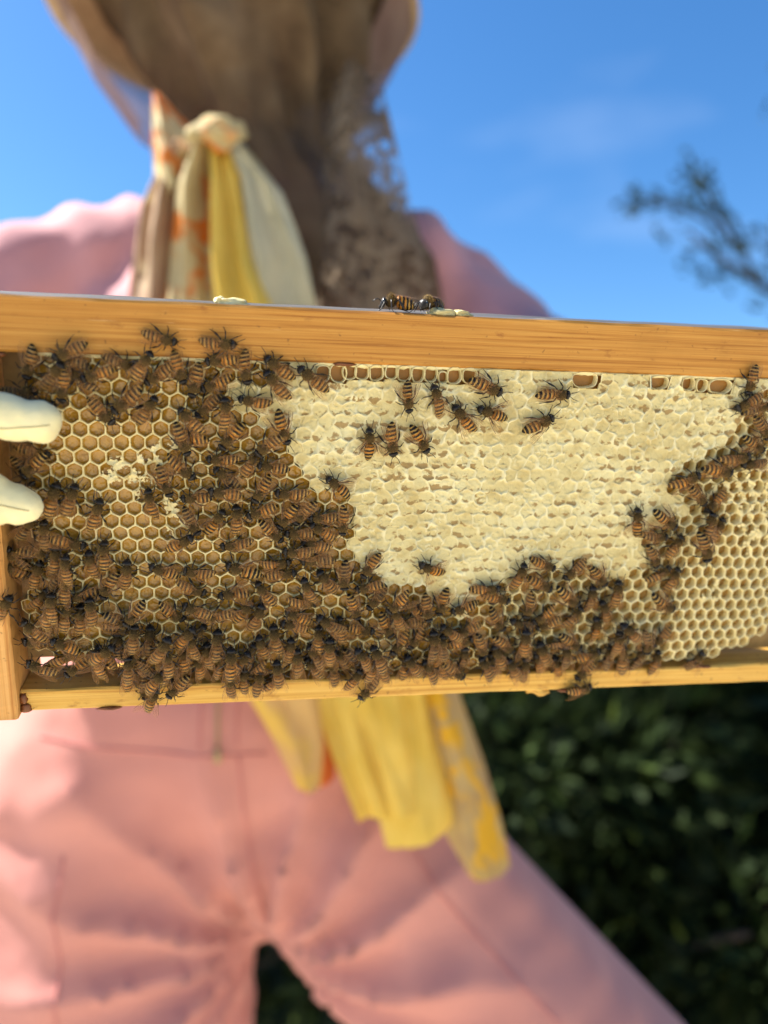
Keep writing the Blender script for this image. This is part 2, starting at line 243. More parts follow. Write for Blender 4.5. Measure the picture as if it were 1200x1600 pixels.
(266.9, 93.8, -179, 11.6, 0, 'F', 'd', 'dark bee, folded wings, facing left, right picture edge below top bar'),
(245.8, 81.4, -43, 11.6, 0, 'F', 'n', 'brown bee, folded wings, facing down-right, right tip of white capping'),
(253.3, 79.5, -126, 11.6, 0, 'F', 'o', 'orange-brown bee, folded wings, facing down-left, right tip of white capping'),
(250.8, 70.2, 78, 11.6, 1, 'F', 'n', 'brown bee, folded wings, facing up, right tip of white capping'),
(255.9, 67.9, 66, 11.9, 0, 'F', 'n', 'brown bee, folded wings, facing up-right, right tip of white capping, rightmost'),
(249.1, 62.5, -72, 13.6, 2, 'V', 'n', 'brown bee, half-open wings, facing down, right tip of white capping'),
(222.6, 71.2, 97, 12.1, 0, 'S', 'o', 'orange-brown bee, spread wings, facing up, right tip of white capping'),
(233.6, 71.9, -32, 12.8, 0, 'V', 'n', 'brown bee, half-open wings, facing down-right, right tip of white capping'),
(231.0, 65.2, 0, 11.8, 0, 'F', 'd', 'dark bee, folded wings, facing right, right tip of white capping'),
(231.3, 56.9, -59, 11.6, 0, 'F', 'n', 'brown bee, folded wings, facing down-right, pale open cells at right'),
(239.6, 61.3, 62, 11.6, 0, 'F', 'n', 'brown bee, folded wings, facing up-right, right tip of white capping, leftmost'),
(234.9, 50.3, 28, 11.6, 0, 'F', 'n', 'brown bee, folded wings, facing up-right, pale open cells at right, leftmost'),
(241.6, 47.6, 71, 11.6, 0, 'F', 'n', 'brown bee, folded wings, facing up-right, pale open cells at right, rightmost'),
(238.5, 37.6, -28, 13.6, 0, 'V', 'n', 'brown bee, half-open wings, facing down-right, pale open cells at right'),
(240.7, 23.7, -130, 11.6, 0, 'V', 'n', 'brown bee, half-open wings, facing down-left, pale open cells at right'),
(233.3, 22.3, -81, 11.6, 1, 'F', 'd', 'dark bee, folded wings, facing down, pale open cells at right'),
(240.2, 11.2, 73, 11.6, 0, 'F', 'o', "orange-brown bee, folded wings, facing up-right, on bottom bar's right half"),
(258.8, 11.3, 61, 11.6, 0, 'V', 'd', "dark bee, half-open wings, facing up-right, on bottom bar's right half"),
(232.5, 13.5, 72, 11.6, 0, 'F', 'd', "dark bee, folded wings, facing up-right, on bottom bar's right half"),
(219.0, 41.8, 86, 12.2, 0, 'F', 'n', 'brown bee, folded wings, facing up, right end of bottom cluster, uppermost'),
(211.1, 49.6, -51, 11.6, 0, 'V', 'n', 'brown bee, half-open wings, facing down-right, right end of bottom cluster'),
(200.4, 52.3, -137, 11.9, 0, 'F', 'n', "brown bee, folded wings, facing down-left, cluster under capping's right half, uppermost"),
(187.2, 54.6, -20, 11.6, 0, 'F', 'o', "orange-brown bee, folded wings, facing right, cluster under capping's right half"),
(178.4, 50.3, 75, 12.1, 0, 'V', 'o', "orange-brown bee, half-open wings, facing up, cluster under capping's right half"),
(186.8, 46.6, -28, 12.5, 0, 'F', 'o', "orange-brown bee, folded wings, facing down-right, cluster under capping's right half"),
(171.1, 41.2, -17, 11.6, 0, 'F', 'o', "orange-brown bee, folded wings, facing right, cluster in capping's lower notch, uppermost"),
(166.1, 45.8, 8, 12.1, 0, 'V', 'n', "brown bee, half-open wings, facing right, cluster in capping's lower notch"),
(198.9, 41.7, -36, 13.6, 0, 'V', 'n', "brown bee, half-open wings, facing down-right, cluster under capping's right half, uppermost"),
(208.9, 40.7, 95, 11.7, 0, 'F', 'd', 'dark bee, folded wings, facing up, right end of bottom cluster, uppermost'),
(183.7, 37.9, -102, 11.6, 0, 'F', 'n', "brown bee, folded wings, facing down, cluster under capping's right half"),
(190.0, 34.5, -140, 11.6, 0, 'F', 'o', "orange-brown bee, folded wings, facing down-left, cluster under capping's right half"),
(192.8, 30.2, -155, 11.6, 0, 'F', 'n', "brown bee, folded wings, facing down-left, cluster under capping's right half, lowest"),
(202.3, 32.7, 55, 11.6, 0, 'F', 'n', "brown bee, folded wings, facing up-right, cluster under capping's right half"),
(212.2, 27.5, 102, 11.7, 0, 'V', 'o', 'orange-brown bee, half-open wings, facing up, right end of bottom cluster'),
(215.5, 34.1, 112, 11.6, 0, 'F', 'n', 'brown bee, folded wings, facing up, right end of bottom cluster, second from top'),
(224.3, 27.3, 138, 13.6, 2, 'F', 'n', 'brown bee, folded wings, facing up-left, right end of bottom cluster'),
(201.9, 23.0, -34, 11.8, 1, 'V', 'n', "brown bee, half-open wings, facing down-right, cluster under capping's right half, lowest"),
(211.2, 15.7, 26, 12.0, 0, 'V', 'o', 'orange-brown bee, half-open wings, facing up-right, right end of bottom cluster'),
(221.8, 22.4, 92, 11.9, 1, 'F', 'n', 'brown bee, folded wings, facing up, right end of bottom cluster, third from top'),
(225.9, 13.0, 94, 13.6, 0, 'F', 'n', 'brown bee, folded wings, facing up, right end of bottom cluster, lowest'),
(182.9, 23.9, 91, 13.6, 1, 'F', 'o', "orange-brown bee, folded wings, facing up, cluster under capping's right half"),
(181.6, 29.7, 154, 11.6, 0, 'F', 'd', "dark bee, folded wings, facing up-left, cluster under capping's right half"),
(199.4, 21.7, 15, 11.6, 0, 'F', 'd', "dark bee, folded wings, facing right, cluster under capping's right half"),
(201.0, 16.7, 101, 11.6, 1, 'F', 'd', "dark bee, folded wings, facing up, cluster under capping's right half"),
(192.2, 17.2, 113, 13.6, 0, 'F', 'n', "brown bee, folded wings, facing up, cluster under capping's right half"),
(185.5, 9.9, 88, 13.3, 0, 'F', 'n', 'brown bee, folded wings, facing up, on bottom bar right of centre, rightmost'),
(191.1, 12.8, 113, 11.6, 0, 'F', 'o', 'orange-brown bee, folded wings, facing up, on bottom bar right of centre, rightmost'),
(208.9, 1.6, 11, 11.6, 0, 'F', 'o', "orange-brown bee, folded wings, facing right, on bottom bar's right half"),
(211.7, 8.1, -134, 11.6, 0, 'F', 'n', "brown bee, folded wings, facing down-left, on bottom bar's right half"),
(199.2, 10.4, 109, 11.6, 0, 'F', 'o', "orange-brown bee, folded wings, facing up, on bottom bar's right half"),
(219.5, 14.1, 79, 11.6, 0, 'F', 'd', 'dark bee, folded wings, facing up, right end of bottom cluster, lowest'),
(181.9, 11.4, 78, 11.6, 0, 'F', 'n', 'brown bee, folded wings, facing up, on bottom bar right of centre, second from left'),
(122.4, 54.6, -119, 11.6, 0, 'F', 'o', 'orange-brown bee, folded wings, facing down-left, cluster under middle of capping'),
(122.4, 47.2, -164, 11.6, 0, 'F', 'n', 'brown bee, folded wings, facing left, cluster under middle of capping'),
(116.6, 38.8, -71, 11.6, 0, 'F', 'o', "orange-brown bee, folded wings, facing down, cluster at capping's lower left"),
(132.2, 42.1, -138, 11.6, 2, 'V', 'o', 'orange-brown bee, half-open wings, facing down-left, cluster under middle of capping, uppermost'),
(125.4, 41.8, -127, 11.6, 0, 'F', 'd', 'dark bee, folded wings, facing down-left, cluster under middle of capping'),
(143.9, 38.1, -76, 11.6, 1, 'F', 'n', 'brown bee, folded wings, facing down, cluster under middle of capping'),
(149.7, 39.6, -100, 11.6, 0, 'V', 'o', "orange-brown bee, half-open wings, facing down, cluster in capping's lower notch"),
(158.6, 37.9, -161, 11.6, 0, 'S', 'n', "brown bee, spread wings, facing left, cluster in capping's lower notch"),
(144.7, 53.7, 149, 11.7, 0, 'S', 'o', 'lone orange-brown bee with spread wings on white capping above the bottom cluster'),
(139.2, 37.5, 151, 11.6, 0, 'F', 'n', 'brown bee, folded wings, facing up-left, cluster under middle of capping, rightmost'),
(138.1, 32.0, -175, 11.6, 0, 'F', 'd', 'dark bee, folded wings, facing left, cluster under middle of capping'),
(128.9, 30.8, -60, 11.6, 0, 'V', 'o', 'orange-brown bee, half-open wings, facing down-right, cluster under middle of capping'),
(120.0, 29.8, -8, 11.6, 0, 'V', 'n', 'brown bee, half-open wings, facing right, cluster under middle of capping'),
(132.7, 35.0, 110, 11.6, 1, 'F', 'n', 'brown bee, folded wings, facing up, cluster under middle of capping'),
(153.7, 28.1, 141, 11.6, 1, 'F', 'n', "brown bee, folded wings, facing up-left, cluster in capping's lower notch"),
(160.9, 28.3, -154, 11.6, 0, 'F', 'n', "brown bee, folded wings, facing down-left, cluster in capping's lower notch"),
(172.0, 32.0, -51, 11.6, 0, 'V', 'n', "brown bee, half-open wings, facing down-right, cluster in capping's lower notch"),
(167.1, 21.7, -72, 11.6, 0, 'F', 'n', "brown bee, folded wings, facing down, cluster in capping's lower notch"),
(176.3, 22.2, -41, 11.6, 0, 'F', 'n', "brown bee, folded wings, facing down-right, cluster in capping's lower notch"),
(174.6, 16.5, 114, 13.6, 0, 'F', 'n', "brown bee, folded wings, facing up, cluster in capping's lower notch"),
(158.3, 23.4, 19, 11.6, 0, 'F', 'o', "orange-brown bee, folded wings, facing right, cluster in capping's lower notch, lowest"),
(147.3, 23.4, 96, 13.6, 1, 'F', 'd', 'dark bee, folded wings, facing up, cluster under middle of capping'),
(151.4, 22.1, 94, 11.6, 1, 'F', 'd', "dark bee, folded wings, facing up, cluster in capping's lower notch, leftmost"),
(141.0, 25.9, -127, 11.6, 0, 'F', 'n', 'brown bee, folded wings, facing down-left, cluster under middle of capping'),
(134.5, 23.8, -127, 12.2, 0, 'V', 'o', 'orange-brown bee, half-open wings, facing down-left, cluster under middle of capping, lowest'),
(125.7, 20.8, 114, 12.6, 3, 'F', 'n', 'brown bee, folded wings, facing up-left, cluster under middle of capping, second from left'),
(120.1, 21.6, 125, 11.6, 3, 'F', 'n', 'brown bee, folded wings, facing up-left, cluster under middle of capping, leftmost'),
(140.1, 14.5, 123, 12.1, 1, 'F', 'n', 'brown bee, folded wings, facing up-left, on bottom bar right of centre, leftmost'),
(130.0, 11.1, 98, 11.6, 0, 'F', 'n', 'brown bee, folded wings, facing up, on bottom bar under capping, rightmost'),
(138.1, 12.6, 81, 11.6, 0, 'F', 'o', 'orange-brown bee, folded wings, facing up, on bottom bar under capping'),
(149.0, 15.4, 96, 11.6, 0, 'F', 'o', 'orange-brown bee, folded wings, facing up, on bottom bar right of centre, leftmost'),
(147.2, 11.4, 122, 11.6, 1, 'F', 'n', 'brown bee, folded wings, facing up-left, on bottom bar under capping, rightmost'),
(156.8, 11.7, -38, 11.6, 1, 'F', 'n', 'brown bee, folded wings, facing down-right, on bottom bar right of centre'),
(152.9, 12.0, 97, 11.6, 0, 'F', 'o', 'orange-brown bee, folded wings, facing up, on bottom bar right of centre, second from left'),
(160.0, 16.4, 93, 11.6, 0, 'F', 'd', "dark bee, folded wings, facing up, cluster in capping's lower notch, rightmost"),
(169.0, 11.9, 117, 11.9, 1, 'F', 'n', 'brown bee, folded wings, facing up-left, on bottom bar right of centre, second from left'),
(172.8, 12.4, 105, 11.6, 0, 'F', 'n', 'brown bee, folded wings, facing up, on bottom bar right of centre, leftmost'),
(180.6, 11.4, 122, 11.6, 1, 'F', 'n', 'brown bee, folded wings, facing up-left, on bottom bar right of centre, rightmost'),
(118.7, 17.8, -55, 11.6, 0, 'F', 'd', "dark bee, folded wings, facing down-right, cluster at capping's lower left"),
(121.6, 14.5, 43, 11.6, 1, 'F', 'n', 'brown bee, folded wings, facing up-right, on bottom bar under capping'),
(117.8, 10.8, 63, 11.6, 2, 'F', 'o', 'orange-brown bee, folded wings, facing up-right, on bottom bar under capping'),
(124.1, 15.1, 82, 11.6, 2, 'F', 'n', 'brown bee, folded wings, facing up, on bottom bar under capping, second from left'),
(124.0, 4.6, -134, 11.6, 0, 'F', 'd', 'dark bee, folded wings, facing down-left, on bottom bar under capping'),
]

# ------------------------------------------------------------------ helpers
def mesh_obj(name, verts, faces, mats, parent=None, mi=None, smooth=True):
    me = bpy.data.meshes.new(name); me.from_pydata(verts, [], faces)
    for m in (mats if isinstance(mats, (list, tuple)) else [mats]): me.materials.append(m)
    if mi: me.polygons.foreach_set('material_index', mi)
    if smooth: me.polygons.foreach_set('use_smooth', [True] * len(faces))
    me.update()
    return link(name, me, parent)
def link(name, me, parent=None):
    o = bpy.data.objects.new(name, me); COL.objects.link(o)
    if parent is not None: o.parent = parent
    return o
def empty(name, M=None, parent=None):
    o = bpy.data.objects.new(name, None); COL.objects.link(o); o.empty_display_size = .01
    if parent is not None: o.parent = parent
    if M is not None: o.matrix_world = M
    return o
def tag(o, label=None, cat=None, group=None, kind=None):
    if label: o['label'] = label
    if cat: o['category'] = cat
    if group: o['group'] = group
    if kind: o['kind'] = kind
    return o
class Nodes:
    """small material builder"""
    def __init__(s, name, col=(.5, .5, .5), rough=.6, spec=.4, **kw):
        s.m = bpy.data.materials.new(name); s.m.use_nodes = True
        s.t = s.m.node_tree; s.p = s.t.nodes['Principled BSDF']; s.out = s.t.nodes['Material Output']
        s.p.inputs['Base Color'].default_value = (*col, 1); s.p.inputs['Roughness'].default_value = rough
        s.p.inputs['Specular IOR Level'].default_value = spec
        for k, v in kw.items(): s.p.inputs[k.replace('_', ' ')].default_value = v
    def n(s, typ, **kw):
        x = s.t.nodes.new('ShaderNode' + typ)
        for k, v in kw.items():
            if hasattr(x, k): setattr(x, k, v)
            else: x.inputs[k.replace('_', ' ')].default_value = v
        return x
    def l(s, a, b): s.t.links.new(a, b)
    def coord(s, kind='Object', scale=(1, 1, 1), rot=(0, 0, 0)):
        c = s.n('TexCoord'); m = s.n('Mapping'); m.inputs['Scale'].default_value = scale; m.inputs['Rotation'].default_value = rot
        s.l(c.outputs[kind], m.inputs[0]); return m.outputs[0]
    def noise(s, co, scale, detail=3, rough=.5, dist=0.):
        x = s.n('TexNoise'); x.inputs['Scale'].default_value = scale; x.inputs['Detail'].default_value = detail
        x.inputs['Roughness'].default_value = rough; x.inputs['Distortion'].default_value = dist
        s.l(co, x.inputs['Vector']); return x.outputs[0]
    def ramp(s, fac, stops, interp='LINEAR'):
        r = s.n('ValToRGB'); cr = r.color_ramp; cr.interpolation = interp
        while len(cr.elements) < len(stops): cr.elements.new(.5)
        for e, (p, c) in zip(cr.elements, stops):
            e.position = p; e.color = (*c, 1) if not isinstance(c, (int, float)) else (c, c, c, 1)
        s.l(fac, r.inputs[0]); return r.outputs[0]
    def mix(s, fac, a, b, blend='MIX'):
        m = s.n('Mix'); m.data_type = 'RGBA'; m.blend_type = blend
        for v, i in ((fac, 0), (a, 6), (b, 7)):
            if hasattr(v, 'is_linked') or hasattr(v, 'links'): s.l(v, m.inputs[i])
            elif isinstance(v, (int, float)): m.inputs[i].default_value = v
            else: m.inputs[i].default_value = (*v, 1)
        return m.outputs[2]
    def col(s, c): s.l(c, s.p.inputs['Base Color']); return s
    def bump(s, h, strength=.4, dist=.001):
        b = s.n('Bump'); b.inputs['Strength'].default_value = strength; b.inputs['Distance'].default_value = dist
        s.l(h, b.inputs['Height']); s.l(b.outputs[0], s.p.inputs['Normal']); return s
    def translucent(s, fac, c):
        tr = s.n('BsdfTranslucent'); mxs = s.n('MixShader'); mxs.inputs[0].default_value = fac
        if isinstance(c, tuple): tr.inputs[0].default_value = (*c, 1)
        else: s.l(c, tr.inputs[0])
        s.l(s.p.outputs[0], mxs.inputs[1]); s.l(tr.outputs[0], mxs.inputs[2]); s.l(mxs.outputs[0], s.out.inputs[0]); s.last = mxs; return s
    def alpha(s, fac):
        """fac = share that is see-through"""
        src = s.out.inputs[0].links[0].from_socket
        t = s.n('BsdfTransparent'); mxs = s.n('MixShader')
        if isinstance(fac, (int, float)): mxs.inputs[0].default_value = fac
        else: s.l(fac, mxs.inputs[0])
        s.l(src, mxs.inputs[1]); s.l(t.outputs[0], mxs.inputs[2]); s.l(mxs.outputs[0], s.out.inputs[0]); return s

def grid_faces(n, m, wrap=False, off=0):
    """n rows of m vertices"""
    f = []
    for i in range(n - 1):
        for j in range(m if wrap else m - 1):
            a = off + i * m + j; b = off + i * m + (j + 1) % m
            f.append((a, b, b + m, a + m))
    return f
def tube(pts, rr, n=6, cap=True):
    V, F = [], []
    pts = [Vector(p) for p in pts]
    prev = None
    for i, p in enumerate(pts):
        d = (pts[min(i + 1, len(pts) - 1)] - pts[max(i - 1, 0)]).normalized()
        if prev is None:
            a = d.orthogonal().normalized()
        else:
            a = (prev - d * prev.dot(d)).normalized()
        prev = a; b = d.cross(a); r = rr[i] if isinstance(rr, (list, tuple)) else rr
        ra, rb = r if isinstance(r, (list, tuple)) else (r, r)
        for k in range(n):
            t = 2 * math.pi * k / n
            V.append(tuple(p + a * ra * math.cos(t) + b * rb * math.sin(t)))
    F = grid_faces(len(pts), n, True)
    if cap:
        F.append(tuple(range(n))[::-1]); F.append(tuple(range((len(pts) - 1) * n, len(pts) * n)))
    return V, F
class Acc:
    def __init__(s): s.V, s.F, s.M = [], [], []
    def add(s, V, F, m=0):
        o = len(s.V); s.V += [tuple(v) for v in V]; s.F += [tuple(i + o for i in f) for f in F]; s.M += [m] * len(F); return s
def fuse(name, parts, voxel, smooth=6, factor=.5):
    """one continuous skin out of overlapping capsules and ellipsoids: ('c', a, b, ra, rb) or ('e', c, (rx, ry, rz))"""
    bm = bmesh.new()
    for q in parts:
        if q[0] == 'e':
            M = Matrix.Translation(q[1]) @ (q[3].to_4x4() if len(q) > 3 else Matrix.Identity(4)) @ Matrix.Diagonal((*q[2], 1))
            bmesh.ops.create_icosphere(bm, subdivisions=3, radius=1, matrix=M)
        else:
            a, b, ra, rb = Vector(q[1]), Vector(q[2]), q[3], q[4]
            n = max(2, int((b - a).length / (min(ra, rb) * .35)))
            for i in range(n + 1):
                t = i / n
                bmesh.ops.create_icosphere(bm, subdivisions=2, radius=ra + (rb - ra) * t, matrix=Matrix.Translation(a.lerp(b, t)))
    me = bpy.data.meshes.new(name); bm.to_mesh(me); bm.free()
    o = bpy.data.objects.new(name, me); COL.objects.link(o)
    r = o.modifiers.new('r', 'REMESH'); r.mode = 'VOXEL'; r.voxel_size = voxel
    sm = o.modifiers.new('s', 'SMOOTH'); sm.iterations = smooth; sm.factor = factor
    dg = bpy.context.evaluated_depsgraph_get()
    res = bpy.data.meshes.new_from_object(o.evaluated_get(dg))
    bpy.data.objects.remove(o)
    res.name = name
    return res
def finish(me, name, mat, parent, disp=None):
    if disp:
        me.update()
        nn = [v.normal.copy() for v in me.vertices]
        for v, q in zip(me.vertices, nn): v.co += disp(v.co, q)
    me.materials.clear(); me.materials.append(mat)
    me.polygons.foreach_set('use_smooth', [True] * len(me.polygons)); me.update()
    return link(name, me, parent)
def fbm(p, s, o=3): return noise.fractal(Vector(p) * s, 1.0, 2.0, o)
def n1(x, y, z=0): return noise.noise(Vector((x, y, z)))

# ------------------------------------------------------------------ ground
g = Nodes('pale_bounce', rough=.95, spec=.1)  # pale colour chosen to throw sunlight up onto the frame
co = g.coord('Object')
g.col(g.ramp(g.noise(co, 1.5, 6), [(.3, (.50, .43, .31)), (.55, (.60, .53, .40)), (.75, (.66, .58, .45))])).bump(g.noise(co, 60, 4), .5, .01)
M_bounce = g.m
g = Nodes('dark_turf', rough=.95, spec=.1)
g.col(g.ramp(g.noise(g.coord('Object'), 3, 6), [(.3, (.020, .026, .010)), (.7, (.050, .060, .022))])).bump(g.noise(g.coord('Object'), 80, 4), .8, .01)
tag(mesh_obj('ground', [(-300, -300, 0), (300, -300, 0), (300, 300, 0), (-300, 300, 0)], [(0, 1, 2, 3)], g.m), kind='structure')
V = [(-60 + 2 * i, 1.15 + .10 * n1(i * .7, 3), .004) for i in range(61)] + [(-60 + 2 * i, -9 + .3 * n1(i * .7, 9), .004) for i in range(61)]
tag(mesh_obj('bounce_ground', V, [(61 + i, 62 + i, i + 1, i) for i in range(60)], M_bounce), kind='structure')  # unseen pale strip, added as a bounce for the frame's shaded front

# ------------------------------------------------------------------ hedge shrubs and the tree at the right
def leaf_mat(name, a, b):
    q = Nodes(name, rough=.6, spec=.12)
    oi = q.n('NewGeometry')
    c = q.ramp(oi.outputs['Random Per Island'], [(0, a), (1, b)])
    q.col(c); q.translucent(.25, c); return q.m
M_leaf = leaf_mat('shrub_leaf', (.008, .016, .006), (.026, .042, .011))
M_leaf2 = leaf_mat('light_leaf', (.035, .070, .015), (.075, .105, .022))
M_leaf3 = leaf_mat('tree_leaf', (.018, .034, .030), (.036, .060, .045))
b_ = Nodes('bark', rough=.9); b_.col(b_.ramp(b_.noise(b_.coord('Object', (4, 4, 1)), 12, 5), [(.3, (.03, .024, .018)), (.7, (.11, .085, .06))]))
M_bark = b_.m
rl = random.Random(3)
def leaf(acc, p, size, d, m=0):
    d = d.normalized(); s = d.orthogonal().normalized(); s.rotate(Matrix.Rotation(rl.uniform(0, 6.3), 3, d))
    up = d.cross(s)
    acc.add([p, p + d * size * .5 + s * size * .24 + up * size * .05, p + d * size, p + d * size * .5 - s * size * .24 + up * size * .05], [(0, 1, 2, 3)], m)
def rvec():
    while True:
        v = Vector((rl.uniform(-1, 1), rl.uniform(-1, 1), rl.uniform(-1, 1)))
        if .05 < v.length < 1: return v
def shrub(x, y, h, r, n, label, size=.055, mats=(M_leaf, M_leaf2), light=.08):
    root = empty('shrub', Matrix.Translation((x, y, 0)))
    tag(root, label, 'shrub', 'shrubs behind the beekeeper')
    A = Acc(); W = Acc()
    clumps = []
    for k in range(26):
        v = rvec(); clumps.append((Vector((v.x * r, v.y * r, h * .5 + v.z * h * .5)), rl.uniform(.12, .26) * (h * .5 + r) * .8))
    for i in range(n):
        c, cr = rl.choice(clumps); v = rvec().normalized() * cr * rl.uniform(.55, 1.05)
        p = c + v
        if p.z < .02: p.z = rl.uniform(.02, .3)
        leaf(A, p, size * rl.uniform(.7, 1.4), (v.normalized() + rvec() * .8), 1 if rl.random() < light else 0)
    mesh_obj('crown', A.V, A.F, list(mats), root, A.M, False)
    for k in range(7):
        c, cr = clumps[k]
        a = Vector((rl.uniform(-.08, .08), rl.uniform(-.08, .08), -.02)); mid = a.lerp(c, .5) + Vector((rl.uniform(-.1, .1), 0, .05))
        W.add(*tube([a, mid, c], [.022, .015, .006], 6))
    mesh_obj('trunk', W.V, W.F, M_bark, root)
SH = [(-1.5, 2.55, 1.0, .62, 5200, 'dark green shrub left of the beekeeper, mostly hidden'),
      (-.42, 1.8, .95, .55, 7500, 'dark shrub seen between the spread pink trouser legs'),
      (.42, 1.75, 1.00, .46, 8500, 'dark green shrub just right of the yellow scarf ends'),
      (1.02, 1.85, 1.08, .50, 9000, 'paler leafed shrub at the lower right picture edge'),
      (1.95, 2.6, 1.1, .7, 6000, 'dark shrub standing beyond the right picture edge'),
      (.75, 2.95, 1.15, .7, 6000, 'dark shrub farther back between the two right-hand shrubs')]
for q in SH: shrub(*q, light=.09 if q[0] == 1.02 else .025)
shade_tree = empty('tree', Matrix.Translation((-3.5, 3.5, 0)))  # unseen tree, added to keep direct sun off the shrubs
tag(shade_tree, 'unseen leafy tree beyond the left picture edge, added to shade the shrubs', 'tree')
W = Acc(); A = Acc()
W.add(*tube([(0, 0, -.05), (.05, 0, 1.6), (-.03, .03, 3.2), (.05, 0, 4.6), (.1, .05, 5.6)], [.22, .18, .14, .10, .05], 10))
for k in range(60):
    v = rvec(); c = Vector((v.x * 1.35, v.y * 1.25, 5.2 + v.z * 1.5))
    if k < 9: W.add(*tube([(0, 0, 3.2 + k * .2), c.lerp(Vector((0, 0, 4)), .5), c], [.06, .04, .015], 6))
    for i in range(110): leaf(A, c + rvec() * .5, rl.uniform(.10, .18), rvec())
mesh_obj('trunk', W.V, W.F, M_bark, shade_tree); mesh_obj('crown', A.V, A.F, M_leaf, shade_tree, None, False)
tr = empty('tree', Matrix.Translation((2.55, 3.7, 0)))
tag(tr, 'tree at the right edge whose blurred leafy twigs reach across the blue sky', 'tree')
W = Acc(); A = Acc()
W.add(*tube([(0, 0, -.05), (.02, 0, 1.0), (-.03, .03, 2.0), (.05, 0, 3.1), (.1, .05, 4.0)], [.13, .10, .085, .06, .03], 10))
def px3(x, y, d): return Vector(((x - 600) / 1212 * d, d, CAM_Z + (800 - y) / 1212 * d))
def limb(pts, r0, dens, spread, n):
    pts = [Vector(q) for q in pts]
    W.add(*tube(pts, [r0 * (1 - .8 * i / (len(pts) - 1)) for i in range(len(pts))], 6))
    for i in range(n):
        t = rl.random() ** .7; k = min(int(t * (len(pts) - 1)), len(pts) - 2); f = t * (len(pts) - 1) - k
        p = pts[k].lerp(pts[k + 1], f) + rvec() * spread * (.3 + t)
        leaf(A, p, rl.uniform(.035, .07), (pts[k + 1] - pts[k]).normalized() + rvec())
off = Vector((2.55, 3.7, 0))
def T(x, y, d): return px3(x, y, d) - off
limb([(0, 0, 2.0), T(1290, 500, 3.7), T(1190, 445, 3.6), T(1120, 400, 3.6), T(1075, 360, 3.55)], .035, 1, .15, 190)
limb([T(1190, 445, 3.6), T(1130, 350, 3.6), T(1100, 300, 3.55), T(1085, 275, 3.5)], .014, 1, .075, 95)
limb([T(1130, 360, 3.6), T(1070, 325, 3.5), T(1010, 310, 3.45), T(985, 318, 3.45)], .010, 1, .05, 75)
limb([(0, 0, 1.9), T(1300, 420, 3.6), T(1230, 400, 3.5), T(1195, 360, 3.5)], .02, 1, .09, 85)
for k in range(9):
    a = k * 2.2; c = Vector((math.cos(a) * 1.0 + .75, math.sin(a) * .8, rl.uniform(2.6, 4.6)))
    limb([(0, 0, 2.2 + k * .15), Vector((0, 0, 2.3 + k * .15)).lerp(c, .5) + Vector((0, 0, .2)), c], .03, 1, .32, 420)
mesh_obj('trunk', W.V, W.F, M_bark, tr); mesh_obj('crown', A.V, A.F, M_leaf3, tr, None, False)

# ------------------------------------------------------------------ the hive frame
FM = Matrix([(*r, 0) for r in FRAME_ROT] + [(0, 0, 0, 1)])
FM = Matrix.Translation(Vector(FRAME_LOC) + Vector((0, 0, CAM_Z))) @ FM      # local x along the bar, y away from the viewer, z up
def fw(u, v, d=0.): return FM @ Vector((u, d, v))                          # metres on the frame
frame = empty('hive_frame', FM)
tag(frame, 'wooden hive frame filled with honeycomb held up in front of the beekeeper', 'hive frame')

def wood(name, c0, c1, dark, along='x', sc=1.0, wear=.25):
    q = Nodes(name, rough=.62, spec=.25)
    st = (13, 160, 900) if along == 'x' else (900, 160, 13)
    co = q.coord('Object', st); co1 = q.coord('Object')
    gr = q.noise(co, 1.0 * sc, 4, .6, .5)
    st2 = (10, 300, 1500) if along == 'x' else (1500, 300, 10)
    fine = q.noise(q.coord('Object', st2), 1.0, 3, .7)
    c = q.ramp(gr, [(.34, dark), (.45, c0), (.60, c1)])
    c = q.mix(q.ramp(fine, [(.35, .38), (.62, 0)]), c, dark)
    blot = q.noise(co1, 38, 5, .6)
    c = q.mix(q.ramp(blot, [(.52, 0), (.75, wear)]), c, tuple(k * .55 for k in c0))
    spk = q.noise(co1, 420, 2, .5)
    c = q.mix(q.ramp(spk, [(.68, 0), (.76, .6)]), c, (.10, .045, .015))
    prop = q.noise(q.coord('Object', (1, 1, 2.2)), 95, 5, .65)
    c = q.mix(q.ramp(prop, [(.60, 0), (.72, .6)]), c, (.21, .065, .014))
    scr = q.noise(q.coord('Object', (60, 60, 900), (0, .25, 0)), 1.0, 2, .5)
    c = q.mix(q.ramp(scr, [(.70, 0), (.76, .35)]), c, (.75, .50, .22))
    q.col(c).bump(q.mix(.5, gr, fine), .35, .0006)
    return q.m
M_wood = wood('pine_top_bar', (.455, .205, .037), (.525, .262, .055), (.30, .118, .019))
M_side = wood('pine_side_bar', (.58, .29, .08), (.66, .36, .12), (.40, .17, .04), along='z', wear=.5)
M_bot = wood('pine_bottom_bar', (.60, .345, .070), (.67, .42, .105), (.42, .20, .036), sc=.8, wear=.3)
M_grey = wood('weathered_top', (.075, .070, .066), (.105, .098, .092), (.045, .042, .04), wear=.2)

